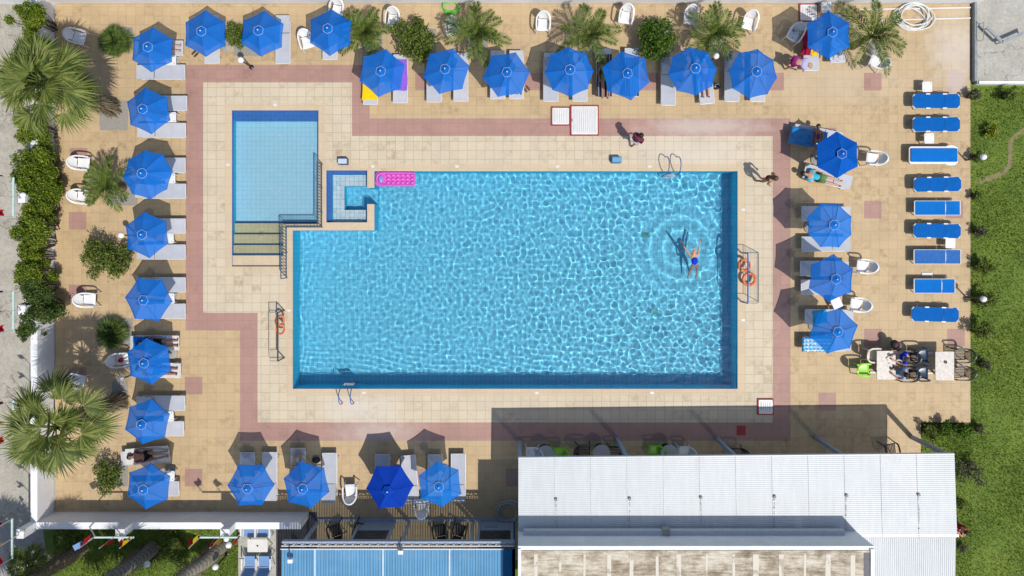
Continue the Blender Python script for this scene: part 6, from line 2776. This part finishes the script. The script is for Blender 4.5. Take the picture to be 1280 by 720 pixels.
person('man in turquoise shirt and sunglasses lying on a tilted sunbed', P(1024.5, 222.5, .45) - Vector((0, 0, .45 - BH)), math.radians(-15), sym(lie),
       (('shirt', 'cloth_teal', LONGSHIRT, .025), ('shorts', 'cloth_green', SHORTS, .025)), 'hair_dark', 'skin')
person('dark-haired person half under the plain blue parasol', P(1021, 176, .5) - Vector((0, 0, .05)), math.radians(-170 + 75), sym({**lie, 'kneeL': (.40, .12, .36), 'ankL': (.62, .11, .07), 'toeL': (.74, .12, .05)}),
       (('swimsuit', 'cloth_maroon', VEST, .012),), 'hair_dark', 'skin_tan', scale=.85)
person('person in plum top lying on a white towel in the sun at left', P(184, 569, .45) - Vector((0, 0, .45 - BH - .02)), math.radians(5), sym({**lie, 'kneeL': (.42, .12, .30)}),
       (('shirt', 'cloth_maroon', SHIRT, .02), ('shorts', 'cloth_black', TRUNKS, .02)), 'hair_dark', 'skin_tan', True)
person('sunbather in dark clothes under sixth left-side parasol', P(196, 429, .45) - Vector((0, 0, .45 - BH - .02)), math.radians(0), sym(lie),
       (('shirt', 'cloth_black', SHIRT, .02), ('shorts', 'cloth_black', SHORTS, .02)), 'hair_dark', 'skin_tan')
person('sunbather whose bare feet reach out below sixth left-side parasol', P(195, 462.5, .45) - Vector((0, 0, .45 - BH - .02)), math.radians(-4), sym(lie),
       (('shorts', 'cloth_black', SHORTS, .02),), 'hair_dark', 'skin_tan')
person('sunbather in red striped shorts, feet towards the pool', P(372.5, 588, .45) - Vector((0, 0, .45 - BH - .02)), math.radians(90), sym({**lie, 'kneeL': (.44, .14, .14)}),
       (('shorts', 'red_stripes', SHORTS, .03),), 'hair_dark', 'skin')
person('sunbather under the sixth parasol of the row, only legs showing', P(881, 95, .45) - Vector((0, 0, .45 - BH)), math.radians(-86), sym(lie),
       (('shorts', 'cloth_purple', SHORTS, .02),), 'hair_dark', 'skin')
person('sunbather with legs in the sun beside first left-side parasol', P(199, 59, .45) - Vector((0, 0, .45 - BH)), math.radians(-3), sym(lie),
       (('shorts', 'cloth_red', TRUNKS, .012),), 'hair_dark', 'skin')
# the two at the table sit on white chairs
put_chair(1133, 447, 180, 'black slatted chair under the man in royal blue', BCH, SLG)
put_chair(1132, 468, 180, 'black slatted chair under the person in pale blue', BCH, SLG)
person('man in royal blue shirt sitting at the stone table', ground(1131, 447, .8), PI, sym(sit),
       (('shirt', 'cloth_blue', LONGSHIRT, .03), ('shorts', 'cloth_white', SHORTS, .02)), 'hair_brown', 'skin', face=(1, 0, 0))
person('person in pale blue shirt sitting at the stone table, leaning forward', ground(1130, 467, .8), PI - .2, sym(sit),
       (('shirt', 'cloth_pale', LONGSHIRT, .03), ('shorts', 'cloth_pale', SHORTS, .02)), 'hair_dark', 'skin_tan', True, face=(1, 0, 0))
person('person in red top sitting on the lawn by the right roof edge', ground(1203, 660, .4, GZ), math.radians(-70), sym({**{k: (v[0], v[1], v[2] - .42) for k, v in sit.items()}, 'kneeL': (.40, .12, .28), 'ankL': (.62, .11, .06), 'toeL': (.74, .12, .05)}),
       (('shirt', 'cloth_red', LONGSHIRT, .02),), 'hair_dark', 'skin', face=(1, 0, 0), scale=.8)
